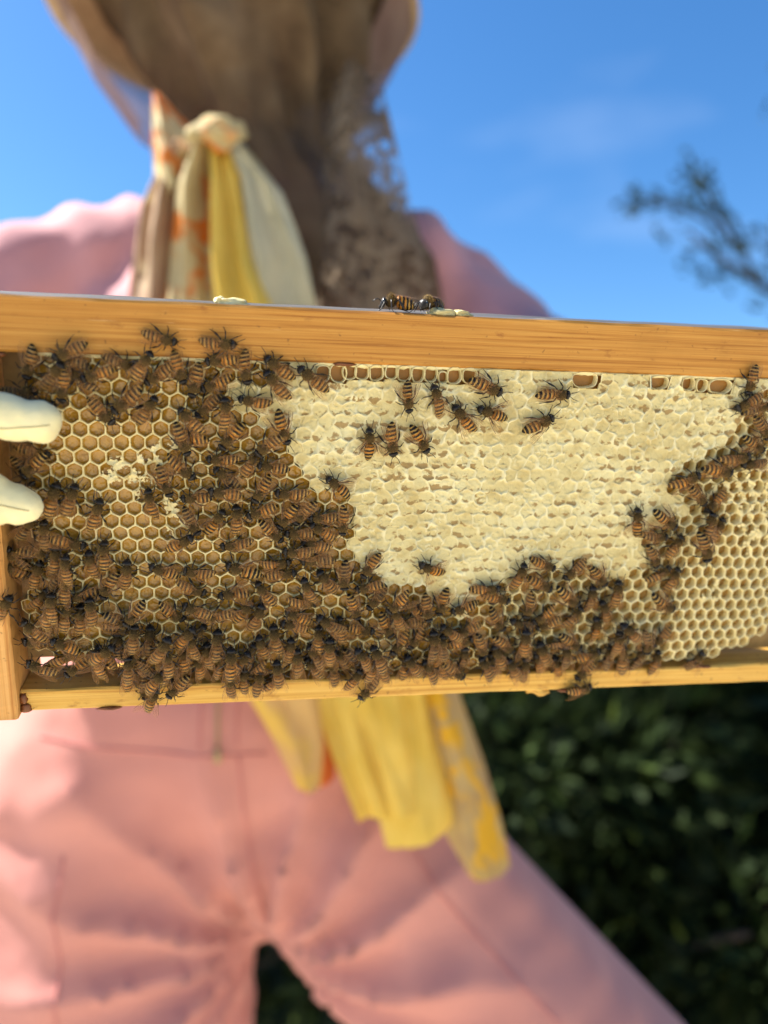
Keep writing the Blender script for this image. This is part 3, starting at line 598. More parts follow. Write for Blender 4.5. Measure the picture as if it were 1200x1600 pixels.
def bar(name, x0, x1, y0, y1, z0, z1, mats, top=False, seed=0, nx=60, wob=.0003):
    """a sawn stick with rounded, slightly uneven arrises; long axis x or z"""
    V, F, MI = [], [], []
    longz = (z1 - z0) > (x1 - x0)
    bev = .0007
    def section(a0, a1, b0, b1):
        return [(a0 + bev, b0), (a1 - bev, b0), (a1, b0 + bev), (a1, b1 - bev), (a1 - bev, b1), (a0 + bev, b1), (a0, b1 - bev), (a0, b0 + bev)]
    sec = section(y0, y1, z0, z1) if not longz else section(x0, x1, y0, y1)
    n = nx
    for i in range(n + 1):
        t = i / n
        for k, (a, b) in enumerate(sec):
            j = wob * n1(t * 37 + seed, k * 3.7, seed); j2 = wob * n1(t * 29 + seed, k * 5.1 + 9, seed)
            if not longz: V.append((x0 + (x1 - x0) * t, a + j, b + j2))
            else: V.append((a + j, b + j2, z0 + (z1 - z0) * t))
    F = grid_faces(n + 1, 8, True)
    for f in range(len(F)):
        MI.append(1 if (top and (f % 8) in (3, 4, )) else 0)
    F.append(tuple(range(8))[::-1]); F.append(tuple(range(n * 8, n * 8 + 8))); MI += [0, 0]
    o = mesh_obj(name, V, F, mats, frame, MI, False)
    return o
H = .143; LEN = .432
bar('top_bar', -.022, LEN + .022, 0, .027, .1257, H, [M_wood, M_grey], True, 1, 160)
bar('bottom_bar', .0003, LEN, .0005, .0195, .0, .0082, [M_bot], False, 5, 160)
bar('side_bar', -.0095, .0, -.0035, .0300, -.0008, .1256, [M_side], False, 9, 60)
bar('side_bar', LEN + .0003, LEN + .0098, -.0035, .0300, -.0008, .1256, [M_side], False, 13, 60)

# ---------------------------------------------------------------- honeycomb
def wax(name, c, tl=.22, rough=.45):
    q = Nodes(name, c, rough=rough, spec=.35); return q
uvc = None
q = Nodes('comb_wax', rough=.42, spec=.35)
co = q.coord('UV'); nn = q.noise(co, 260, 3)
c = q.ramp(nn, [(.3, (.74, .62, .29)), (.7, (.87, .79, .47))])
q.col(c); q.translucent(.18, (.95, .75, .35)); M_wax = q.m
q = Nodes('cell_wall', rough=.4, spec=.35)
c = q.ramp(q.noise(q.coord('UV'), 200, 3), [(.3, (.48, .33, .10)), (.7, (.62, .47, .18))])
q.col(c); q.translucent(.2, (.85, .58, .18)); M_cellwall = q.m
def honey_mat(name, a, b, rough):
    q = Nodes(name, rough=rough, spec=.6 if rough < .2 else .3)
    q.col(q.ramp(q.noise(q.coord('UV'), 130, 3), [(.3, a), (.7, b)])); q.bump(q.noise(q.coord('UV'), 300, 2), .9 if rough < .2 else .2, .0016); return q.m
M_honey = honey_mat('dark_honey', (.31, .160, .016), (.43, .240, .032), .02)
M_pale = honey_mat('pale_cell_floor', (.31, .165, .024), (.44, .265, .055), .3)
M_hole = honey_mat('bare_brown_wax', (.24, .105, .018), (.32, .155, .034), .4)
q = Nodes('capping_wax', rough=.5, spec=.3)
co = q.coord('UV')
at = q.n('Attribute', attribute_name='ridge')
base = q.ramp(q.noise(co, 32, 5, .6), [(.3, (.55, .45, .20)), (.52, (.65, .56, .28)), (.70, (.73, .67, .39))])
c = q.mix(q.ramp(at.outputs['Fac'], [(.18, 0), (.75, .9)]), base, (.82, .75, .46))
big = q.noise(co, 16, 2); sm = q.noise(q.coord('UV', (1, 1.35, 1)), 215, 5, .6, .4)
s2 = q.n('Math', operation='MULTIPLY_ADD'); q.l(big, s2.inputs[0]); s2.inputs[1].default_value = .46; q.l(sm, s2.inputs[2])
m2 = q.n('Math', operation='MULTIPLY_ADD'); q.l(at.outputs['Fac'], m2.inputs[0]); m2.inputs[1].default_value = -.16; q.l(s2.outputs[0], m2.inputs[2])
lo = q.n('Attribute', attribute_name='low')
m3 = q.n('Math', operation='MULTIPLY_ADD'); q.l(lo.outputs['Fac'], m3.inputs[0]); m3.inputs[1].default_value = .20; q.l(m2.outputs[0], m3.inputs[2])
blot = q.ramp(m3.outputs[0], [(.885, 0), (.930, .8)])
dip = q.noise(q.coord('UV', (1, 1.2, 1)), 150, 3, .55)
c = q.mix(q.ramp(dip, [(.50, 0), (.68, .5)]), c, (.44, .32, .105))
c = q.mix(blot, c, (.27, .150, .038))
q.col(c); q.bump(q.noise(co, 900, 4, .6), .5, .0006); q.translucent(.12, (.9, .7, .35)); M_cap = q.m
q = Nodes('comb_core', rough=.5)
q.col(q.ramp(q.noise(q.coord('UV'), 120, 3), [(.3, (.18, .10, .03)), (.7, (.28, .17, .055))])); M_core = q.m

def inside(poly, x, y):
    r = False; j = len(poly) - 1
    for i in range(len(poly)):
        xi, yi = poly[i]; xj, yj = poly[j]
        if (yi > y) != (yj > y) and x < (xj - xi) * (y - yi) / (yj - yi) + xi: r = not r
        j = i
    return r
PIT = 5.15; ROW = PIT * .866
def warp(u, v):
    """lattice point (mm) -> comb point (mm): rows bend and cells differ a little"""
    a = n1(u * .028, v * .028, 1.3); b = n1(u * .028, v * .028, 7.7)
    a2 = n1(u * .21, v * .21, 3.1); b2 = n1(u * .21, v * .21, 5.9)
    return u + a * 1.6 + a2 * .42, v + b * 1.6 + b2 * .36
def surf(u, v):
    """depth (mm, positive away from the viewer) of the comb's face"""
    d = .6 + .7 * n1(u * .03, v * .03, 2)
    if inside(CAP, u, v): d -= .7
    if v < 24: d += (24 - v) ** 2 * .012
    if u < 20: d += (20 - u) ** 2 * .012
    if u > 262: d += (u - 262) ** 2 * .004
    return d
def to3(u, v, d): return (u * .001, d * .001, v * .001)

comb = empty('honeycomb', None, frame)
def setuv(me):
    uv = me.uv_layers.new(name='UVMap')
    vs_ = [0.0] * (2 * len(me.loops))
    for i, lp in enumerate(me.loops):
        c = me.vertices[lp.vertex_index].co
        vs_[2 * i] = c.x; vs_[2 * i + 1] = c.z
    uv.data.foreach_set('uv', vs_)

def toplim(u):
    l = 125.6
    for h in HOLES:
        if abs(u - h[0]) < h[2] + .45: l = min(l, h[1] - h[3] - .2)
    return l + .35 * n1(u * .6, 2, 2)
cells = []
for r in range(-2, 34):
    for k in range(-2, 66):
        lu = k * PIT + (r % 2) * PIT / 2; lv = 4.0 + r * ROW
        cu, cv = warp(lu, lv)
        if not inside(COMB, cu, min(cv, 123.5)) or cv > toplim(cu) + 1.2: continue
        kind = 'cap' if inside(CAP, cu, min(cv, 123)) else ('torn' if (inside(TORN1, cu, cv) or inside(TORN2, cu, cv) or inside(TORN3, cu, cv)) else 'open')
        cells.append((lu, lv, cu, cv, kind))
# the nearest cells to the middle of the picture first: 300 of a kind are single parts, the rest is one part
def hexpt(lu, lv, ang_k, n, r):
    """point number k of n on a hexagon with corner radius r (mm), pointy top"""
    t = ang_k / n * 6; s = int(t) % 6; f = t - int(t)
    a0 = math.radians(30 + 60 * s); a1 = math.radians(90 + 60 * s)
    x = math.cos(a0) * (1 - f) + math.cos(a1) * f; y = math.sin(a0) * (1 - f) + math.sin(a1) * f
    return lu + x * r, lv + y * r
RH = PIT / math.sqrt(3)
def cap_mesh(cl, lift=0., N=24, rag=None, rr=(.22, .42, .6, .74, .86, .94, 1.0)):
    lu, lv, cu, cv, kind = cl
    V = []; R_ = []
    rs = n1(cu * 1.7, cv * 1.9, 11); dome = .15 + .9 * rs
    V.append((cu, cv, surf(cu, cv) - dome * .55)); R_.append(0); LW = [.3]
    for r in rr:
        for k in range(N):
            a, b = hexpt(lu, lv, k, N, RH * r)
            x, y = warp(a, b)
            x += .95 * n1(a * .42, b * .42, 21); y += .85 * n1(a * .42, b * .42, 25); y = min(y, toplim(x))
            amp = max(0., .38 + 1.15 * n1(a * .22, b * .22, 31))
            wk = (1 - min(1, abs(n1(x * .27 + .6 * n1(x * .5, y * .5, 3), y * .34, 47)) * 6.5)) ** 1.5; wk *= max(0, min(1, .55 + 1.2 * n1(x * .12, y * .12, 49)))
            rg = max(0, (r - .66) / .34) ; rg = rg * rg * (3 - 2 * rg)
            wv = .24 * n1(x * .75, y * .75, 41) + .20 * n1(x * 1.7, y * 1.7, 44)
            h = dome * (1 - r ** 3) * .55 + amp * rg * .9 + wv + wk * .55
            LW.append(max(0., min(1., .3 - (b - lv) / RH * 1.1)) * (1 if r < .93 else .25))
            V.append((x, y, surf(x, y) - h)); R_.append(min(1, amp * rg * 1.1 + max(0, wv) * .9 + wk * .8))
    F = [(0, 1 + k, 1 + (k + 1) % N) for k in range(N)]
    for i in range(len(rr) - 1):
        for k in range(N):
            a = 1 + i * N + k; b = 1 + i * N + (k + 1) % N
            F.append((a, a + N, b + N, b))
    if rag is not None:       # torn capping: only a ragged part of the lid is left
        keep = []
        for f in F:
            m = sum((Vector(V[i][:2]) for i in f), Vector((0, 0))) / len(f)
            d = Vector((math.cos(rag), math.sin(rag))).dot(m - Vector((cu, cv)))
            if d > .9 + 2.2 * n1(m.x * .8, m.y * .8, 51) + .8 * n1(m.x * 2.3, m.y * 2.3, 52): keep.append(f)
        F = keep
        V = [(x, y, d + .55 * n1(x * 1.1, y * 1.1, 55) + .5 * n1(x * 2.6, y * 2.6, 57) - .2) for x, y, d in V]
        used = sorted({i for f in F for i in f}); mp_ = {o: i for i, o in enumerate(used)}
        V = [V[i] for i in used]; R_ = [R_[i] for i in used]; LW = [LW[i] for i in used]; F = [tuple(mp_[i] for i in f) for f in F]
    return [to3(x, y, d - lift) for x, y, d in V], [f[::-1] for f in F], R_, LW
def ring_pts(cl, r, N, d, shrink=0., rnd=0.):
    lu, lv, cu, cv, kind = cl
    out = []
    for k in range(N):
        a, b = hexpt(lu, lv, k, N, RH)
        if rnd:
            an = math.radians(30 + 360 * k / N); a = a * (1 - rnd) + (lu + math.cos(an) * RH * .92) * rnd; b = b * (1 - rnd) + (lv + math.sin(an) * RH * .92) * rnd
        x, y = warp(a, b)
        x = cu + (x - cu) * r; y = min(cv + (y - cv) * r, toplim(x))
        out.append((x, y, surf(x, y) + d))
    return out
def cell_mesh(cl, pale):
    """half wall with its thick pale lip, and the tapering inside of the cell"""
    N = 12
    j = n1(cl[2] * .5, cl[3] * .5, 61) * .25
    th = .108 + .025 * n1(cl[2] * .8, cl[3] * .8, 63) + (.03 if pale else 0)
    depth = 4.6
    rings = [ring_pts(cl, 1.0, N, .02), ring_pts(cl, 1 - th * .55, N, -.12, 0, .15), ring_pts(cl, 1 - th, N, .10, 0, .35),
             ring_pts(cl, .97 - th, N, .9, 0, .3), ring_pts(cl, .95 - th, N, depth, 0, .3)]
    V = [to3(*p) for r in rings for p in r]
    F = [f[::-1] for f in grid_faces(5, N, True)]
    M = [0] * N * 2 + [0 if pale else 1] * N + [1 if not pale else 0] * N
    return V, [f[::-1] for f in F], M, th
def floor_mesh(cl, th, depth, N=12):
    """honey with its meniscus (or the bare floor of an empty cell)"""
    r0 = 1 - th
    men = .6
    tx = n1(cl[2] * 3, cl[3] * 3, 71) * .25; ty = n1(cl[2] * 3, cl[3] * 3, 75) * .25
    rings = [ring_pts(cl, .985 - th, N, depth - men * 1.5, 0, .3), ring_pts(cl, r0 * .86, N, depth - men * .35, 0, .35), ring_pts(cl, r0 * .55, N, depth + .02, 0, .5)]
    V = [to3(*p) for r in rings for p in r] + [to3(cl[2] + tx, cl[3] + ty, surf(cl[2], cl[3]) + depth - .08)]
    F = grid_faces(3, N, True) + [(2 * N + k, 2 * N + (k + 1) % N, 3 * N) for k in range(N)]
    return V, F
def prio(c): return (c[2] - 125) ** 2 + (c[3] - 70) ** 2 * 1.5
cells.sort(key=prio)
nc = no = 0
restcap = Acc(); restR = []; restL = []; restcell = Acc(); resthon = Acc(); restpale = Acc(); rt = random.Random(11)
for cl in cells:
    lu, lv, cu, cv, kind = cl
    pale = cu > 172
    if kind == 'cap':
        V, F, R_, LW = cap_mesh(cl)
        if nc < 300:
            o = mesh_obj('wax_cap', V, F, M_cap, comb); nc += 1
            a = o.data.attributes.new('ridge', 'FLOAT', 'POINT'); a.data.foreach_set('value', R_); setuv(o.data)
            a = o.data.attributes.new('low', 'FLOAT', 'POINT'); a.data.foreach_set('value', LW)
        else:
            restcap.add(V, F); restR += R_; restL += LW
        continue
    V, F, M, th = cell_mesh(cl, pale)
    dep = (2.0 + .5 * n1(cu * .7, cv * .7, 81)) if not pale else 3.6 + .8 * n1(cu * .2, cv * .2, 83)
    hv, hf = floor_mesh(cl, th, dep)
    if no < 282:
        no += 1
        o = mesh_obj('cell', V, F, [M_wax, M_cellwall], comb, M); setuv(o.data)
        o = mesh_obj('honey' if not pale else 'cell_floor', hv, hf, M_honey if not pale else M_pale, comb); setuv(o.data)
    else:
        restcell.add(V, F); restcell.M[-len(F):] = M
        (restpale if pale else resthon).add(hv, hf)
    if kind == 'torn' and rt.random() < .8:
        V, F, R_, LW = cap_mesh(cl, .1, 30, rt.uniform(0, 6.28), (.2, .35, .5, .62, .74, .84, .92, 1.0))
        if F:
            o = mesh_obj('torn_cap', V, F, M_wax, comb)
            a = o.data.attributes.new('ridge', 'FLOAT', 'POINT'); a.data.foreach_set('value', [max(.25, x) for x in R_]); setuv(o.data)
def rest(name, A, mats, R_=None):
    if not A.F: return
    o = mesh_obj(name, A.V, A.F, mats, comb, A.M); setuv(o.data); o['kind'] = 'stuff'
    if R_:
        a = o.data.attributes.new('ridge', 'FLOAT', 'POINT'); a.data.foreach_set('value', R_)
        a = o.data.attributes.new('low', 'FLOAT', 'POINT'); a.data.foreach_set('value', restL)
rest('wax_capping', restcap, [M_cap], restR); rest('cells', restcell, [M_wax, M_cellwall]); rest('honey', resthon, [M_honey]); rest('cell_floors', restpale, [M_pale])
# long cells hanging right under the top bar, no lids
for (hu, hv_, a, b) in HOLES:
    N = 20; V = []; F = []
    prof = [(1.16, 1.3), (1.08, .15), (1.03, -.1), (.98, .1), (.95, 1.0), (.94, 2.8)]
    for (s, d) in prof:
        for k in range(N):
            t = 2 * math.pi * k / N; e = .74
            x = a * math.copysign(abs(math.cos(t)) ** e, math.cos(t)); y = b * math.copysign(abs(math.sin(t)) ** e, math.sin(t))
            j = 1 + .16 * n1(hu * 1.3 + x * .35, hv_ + y * .4, 91)
            ex = .55 if s > 1.1 else (.25 if s > 1 else 0)
            X = hu + x * j * min(s, 1.0) + math.cos(t) * (s - min(s, 1)) * 3.0; Y = hv_ + y * j * min(s, 1.0) + math.sin(t) * (s - min(s, 1)) * 3.0
            Y = min(Y, 125.9)
            V.append(to3(X, Y, 0.2 + d))
    F = grid_faces(len(prof), N, True)
    o = mesh_obj('cell', V, F, [M_wax], comb); setuv(o.data)
# the body of the comb behind the cells, and its back face
def slab(name, d0, mat, flip, fn):
    V, F, idx = [], [], {}
    st = 2.6
    for i in range(0, 124):
        for j in range(0, 50):
            u, v = i * st, j * st
            if v <= 126 and inside(COMB, u, min(v, 124)):
                idx[i, j] = len(V); V.append(to3(u, v, fn(u, v)))
    for (i, j) in idx:
        k = [(i, j), (i + 1, j), (i + 1, j + 1), (i, j + 1)]
        if all(q in idx for q in k):
            f = tuple(idx[q] for q in k); F.append(f[::-1] if flip else f)
    o = mesh_obj(name, V, F, mat, comb); setuv(o.data); return o
slab('comb_core', 0, M_core, False, lambda u, v: surf(u, v) + 5.2)
slab('comb_back', 0, M_core, True, lambda u, v: 25.5 - max(0, surf(u, v) - 1.5) + .7 * n1(u * .3, v * .3, 5))
V = [to3(u, v, 12.5) for u in (.4, 30, 62, 100, 431.6) for v in ((15 if u < 60 else 9.5), 126.2)]
o = mesh_obj('foundation', V, [(2 * i, 2 * i + 2, 2 * i + 3, 2 * i + 1) for i in range(4)], M_core, comb); setuv(o.data)
# a strip of plain wax closing the comb against the top bar
V = []; 
for i in range(240):
    u = 14 + i * 1.23
    for (v, d) in ((126.4, 1.0), (125.4 + .4 * n1(u * .5, 4, 0), .5), (124.6 + .7 * n1(u * .5, 1, 0), 1.2), (124.4, 3.4)):
        V.append(to3(u, v + .5 * n1(u * .35, v, 2), d))
o = mesh_obj('wax_edge', V, [f[::-1] for f in grid_faces(240, 4)], M_wax, comb); setuv(o.data)
V = []
for i in range(120):
    u = 16 + i * 2.4
    for v in (126.3, 123, 120, 116): V.append(to3(u, v, 3.1 + .3 * n1(u * .3, v * .3, 4) + surf(u, v) * .5))
o = mesh_obj('cell_base', V, [f[::-1] for f in grid_faces(120, 4)], M_hole, comb); setuv(o.data)
# burr wax lumps
def lump(name, label, c, rx, ry, rz, mat, seed, parent=frame, n=3):
    bm = bmesh.new(); bmesh.ops.create_icosphere(bm, subdivisions=n, radius=1)
    for v in bm.verts:
        k = 1 + .55 * noise.noise(v.co * 1.6 + Vector((seed, 0, 0))) + .2 * noise.noise(v.co * 4 + Vector((0, seed, 0)))
        v.co = Vector((v.co.x * rx * k, v.co.y * ry * k, v.co.z * rz * k)) + Vector(c)
    me = bpy.data.meshes.new(name); bm.to_mesh(me); bm.free(); me.materials.append(mat); setuv(me)
    me.polygons.foreach_set('use_smooth', [True] * len(me.polygons))
    o = link(name, me, parent)
    if label: o['label'] = label
    return o
lump('burr_wax', 'yellowish strip of burr wax left of centre on the top bar', (.0735, .006, .1436), .0055, .0028, .0012, M_wax, 3)
lump('burr_wax', None, (.0700, .006, .1438), .0018, .0018, .0013, M_wax, 7)
lump('burr_wax', 'pale lump of burr wax on the top bar beside the bees', (.1435, .004, .1436), .0052, .003, .0015, M_cap, 9)
lump('burr_wax', None, (.1500, .004, .1434), .0035, .003, .0012, M_cap, 13)
lump('burr_wax', 'blob of wax hanging under the bottom bar', (.1935, .006, -.0008), .0055, .005, .0028, M_bot, 17)

M_prop = Nodes('propolis', (.16, .05, .012), .45, .4).m
for (cx, cz, rx, rz, sd_) in ((.0016, .0015, .0022, .0018, 3), (.0012, .0052, .0014, .0022, 5), (.0020, .1248, .003, .0011, 8), (.0300, .0002, .004, .0007, 11), (.205, -.0001, .004, .0008, 14), (.262, .0083, .005, .0006, 17), (.110, .1256, .004, .0006, 21)):
    lump('propolis', None, (cx, .0003, cz), rx, .0011, rz, M_prop, sd_, frame, 2)
# ------------------------------------------------------------------ bees
def bee_abdomen(name, amber, tan, blk):
    q = Nodes(name, rough=.5, spec=.22)
    co = q.n('TexCoord'); sx = q.n('SeparateXYZ'); q.l(co.outputs['Object'], sx.inputs[0])
    nz_ = q.noise(co.outputs['Object'], 900, 2)
    ad = q.n('Math', operation='MULTIPLY_ADD'); q.l(nz_, ad.inputs[0]); ad.inputs[1].default_value = .0006; q.l(sx.outputs[0], ad.inputs[2])
    mr = q.n('MapRange'); q.l(ad.outputs[0], mr.inputs[0]); mr.inputs[1].default_value = -.0069; mr.inputs[2].default_value = -.0003
    def P(x): return (x + 7.2) / 6.6
    st = [(P(-7.2), blk), (P(-6.45), blk), (P(-6.35), tan), (P(-6.1), tan), (P(-6.0), blk), (P(-5.35), blk), (P(-5.25), tan), (P(-4.9), tan), (P(-4.75), blk),
          (P(-4.15), blk), (P(-4.05), tan), (P(-3.75), amber), (P(-3.55), amber), (P(-3.4), blk), (P(-2.85), blk), (P(-2.65), tan), (P(-2.4), amber), (P(-2.1), amber), (P(-2.0), blk), (P(-1.65), blk), (P(-1.5), amber), (P(-1.2), amber), (P(-.9), blk)]
    c = q.ramp(mr.outputs[0], st)
    oi = q.n('ObjectInfo')
    c = q.mix(q.ramp(oi.outputs['Random'], [(.2, 0), (1, .6)]), c, q.mix(.5, c, (.02, .012, .006)))
    q.col(c).bump(q.noise(co.outputs['Object'], 2600, 2), .25, .0003)
    return q.m
AB = {'n': bee_abdomen('bee_abdomen_brown', (.30, .112, .013), (.46, .285, .08), (.006, .0045, .0035)),
      'o': bee_abdomen('bee_abdomen_orange', (.44, .160, .014), (.46, .265, .06), (.009, .006, .004)),
      'd': bee_abdomen('bee_abdomen_dark', (.12, .053, .012), (.29, .185, .062), (.005, .004, .003))}
M_thx = Nodes('bee_thorax', (.060, .036, .012), .85, .15).m
M_head = Nodes('bee_head', (.011, .008, .006), .45, .3).m
M_eye = Nodes('bee_eye', (.006, .005, .005), .12, .6).m
M_leg = Nodes('bee_leg', (.013, .008, .005), .42, .45).m
M_hair = Nodes('bee_hair', (.31, .20, .065), .9, .1).m
q = Nodes('bee_wing', (.48, .22, .055), .2, .45); q.alpha(.88); M_wing = q.m
M_vein = Nodes('bee_wing_vein', (.13, .058, .020), .5, .3).m

RINGS = [(-7.05, 1.55, .06, .06), (-6.85, 1.62, .55, .5), (-6.4, 1.75, 1.00, .92), (-5.95, 1.88, 1.33, 1.22), (-5.9, 1.88, 1.40, 1.29), (-5.3, 2.0, 1.66, 1.52), (-4.75, 2.1, 1.83, 1.68), (-4.7, 2.1, 1.90, 1.74),
         (-4.1, 2.2, 2.0, 1.83), (-3.5, 2.28, 2.06, 1.88), (-3.45, 2.28, 2.12, 1.93), (-2.8, 2.35, 2.1, 1.92), (-2.2, 2.4, 2.02, 1.86), (-2.15, 2.4, 2.06, 1.9), (-1.6, 2.45, 1.85, 1.72), (-1.15, 2.5, 1.35, 1.3), (-.85, 2.5, .55, .55),
         (-.6, 2.6, 1.05, 1.0), (-.2, 2.7, 1.62, 1.5), (.4, 2.8, 1.95, 1.82), (1.1, 2.85, 2.02, 1.9), (1.8, 2.75, 1.78, 1.68), (2.35, 2.6, 1.2, 1.15), (2.6, 2.5, .6, .6),
         (2.75, 2.45, 1.0, .85), (2.95, 2.4, 1.5, 1.25), (3.3, 2.3, 1.70, 1.4), (3.65, 2.1, 1.55, 1.3), (4.0, 1.85, 1.1, 1.1), (4.3, 1.6, .6, .7), (4.4, 1.5, .1, .1)]
def bee_body(name, seed, colour, bend=0., gait=0):
    rb = random.Random(seed); A = Acc(); N = 14
    V = []
    for (x, z, ry, rz) in RINGS:
        yy = bend * max(0, -x - .8) ** 2 * .02
        for k in range(N):
            t = 2 * math.pi * k / N
            V.append((x, yy + ry * math.cos(t), z + rz * math.sin(t)))
    F = grid_faces(len(RINGS), N, True)
    M = []
    for i in range(len(RINGS) - 1):
        M += [0 if i < 16 else 1 if i < 23 else 2] * N
    A.add(V, F); A.M[-len(F):] = M
    for s in (-1, 1):                                             # compound eyes
        bm = bmesh.new(); bmesh.ops.create_icosphere(bm, subdivisions=2, radius=1)
        bm.verts.ensure_lookup_table()
        vv = [(3.2 + v.co.x * .55, s * 1.27 + v.co.y * .48, 2.35 + v.co.z * 1.05) for v in bm.verts]
        ff = [tuple(v.index for v in f.verts) for f in bm.faces]; bm.free(); A.add(vv, ff, 3)
        an = rb.uniform(-.25, .25)                                   # antennae, elbowed
        p0 = Vector((3.95, s * .4, 2.5)); p1 = p0 + Vector((1.1, s * (.75 + an), .7)); p2 = p1 + Vector((1.9, s * (.55 + an), -.9 + rb.uniform(-.3, .3)))
        A.add(*tube([p0, p1, p1.lerp(p2, .5) + Vector((0, 0, .1)), p2], [.13, .12, .13, .10], 5), 4)
        # legs: (root, knee, ankle, foot)
        sw = rb.uniform(-.5, .5)
        for (rx, kx, ky, kz, ax, ay, fx, fy, w0, w1, w2) in ((1.7, 3.0, 2.5, 2.6, 3.9, 3.0, 4.9, 3.5, .28, .26, .15),
                                                              (.9, 1.1, 3.1, 3.1, .9, 4.5, .3, 5.6, .30, .30, .16),
                                                              (.1, -1.3, 2.8, 3.2, -3.0, 3.9, -4.6, 4.7, .34, .46, .20)):
            j = rb.uniform(-.6, .6) + sw * s * (1 if gait else -1); e = rb.uniform(.85, 1.12)
            r0 = Vector((rx, s * 1.0, 1.7)); kn = Vector((kx + j * .5, s * ky * e, kz)); ak = Vector((ax + j, s * ay * e, .75)); ft = Vector((fx + j * 1.2, s * fy * e, .10))
            m1 = kn.lerp(ak, .65)
            A.add(*tube([r0, r0.lerp(kn, .5) + Vector((0, 0, .15)), kn, kn.lerp(ak, .3), m1, ak, ak.lerp(ft, .5) + Vector((0, 0, -.12)), ft],
                        [.2, w0 * .85, .17, w1 * .7, w1 * .85, w2 * .8, .11, .08], 6), 4)
    A.add(*tube([(4.5, 0, 1.4), (4.6, 0, .7), (4.3, 0, .4)], [.22, .16, .08], 5), 2)
    # fur: thin blades on thorax, face and the margins of the abdomen plates
    def blade(p, d, ln, wd):
        s_ = d.orthogonal().normalized() * wd
        A.add([p - s_, p + s_, p + d * ln], [(0, 1, 2)], 5)
    for i in range(330):
        t = rb.uniform(-.35, math.pi + .35); x = rb.uniform(-.5, 2.35)
        R0 = [r for r in RINGS if r[0] >= -.6]
        a = max((r for r in R0 if r[0] <= x), key=lambda r: r[0]); b = min((r for r in R0 if r[0] > x), key=lambda r: r[0]); f = (x - a[0]) / (b[0] - a[0])
        z, ry, rz = (a[k] + (b[k] - a[k]) * f for k in (1, 2, 3))
        nrm = Vector((.25 * (x - 1), math.cos(t), math.sin(t))).normalized()
        blade(Vector((x, ry * math.cos(t) * .96, z + rz * math.sin(t) * .96)), (nrm + Vector((rb.uniform(-.6, .3), rb.uniform(-.4, .4), rb.uniform(-.4, .4)))).normalized(), rb.uniform(.4, .75), .05)
    for x0, n_ in ((-1.4, 50), (-3.8, 40), (-5.0, 40), (-6.15, 26)):
        a = min(RINGS, key=lambda r: abs(r[0] - x0))
        for i in range(n_):
            t = rb.uniform(-.3, math.pi + .3)
            yy = bend * max(0, -x0 - .8) ** 2 * .02
            blade(Vector((x0 + rb.uniform(-.2, .2), yy + a[2] * math.cos(t) * .97, a[1] + a[3] * math.sin(t) * .97)), Vector((-1, .5 * math.cos(t), .5 * math.sin(t))).normalized(), rb.uniform(.35, .6), .06)
    me = bpy.data.meshes.new(name)
    me.from_pydata([tuple(c * .001 for c in v) for v in A.V], [], A.F)
    for m in (AB[colour], M_thx, M_head, M_eye, M_leg, M_hair): me.materials.append(m)
    me.polygons.foreach_set('material_index', A.M); me.polygons.foreach_set('use_smooth', [True] * len(A.F)); me.update()
    return me
BEE_ME = {c: [bee_body('honey_bee_%s' % {'n': 'brown', 'o': 'orange', 'd': 'dark'}[c], 10 * i + ord(c), c, (-1.8, 0, 1.0, 1.9, -.8)[i], i % 2) for i in range(5)] for c in 'nod'}
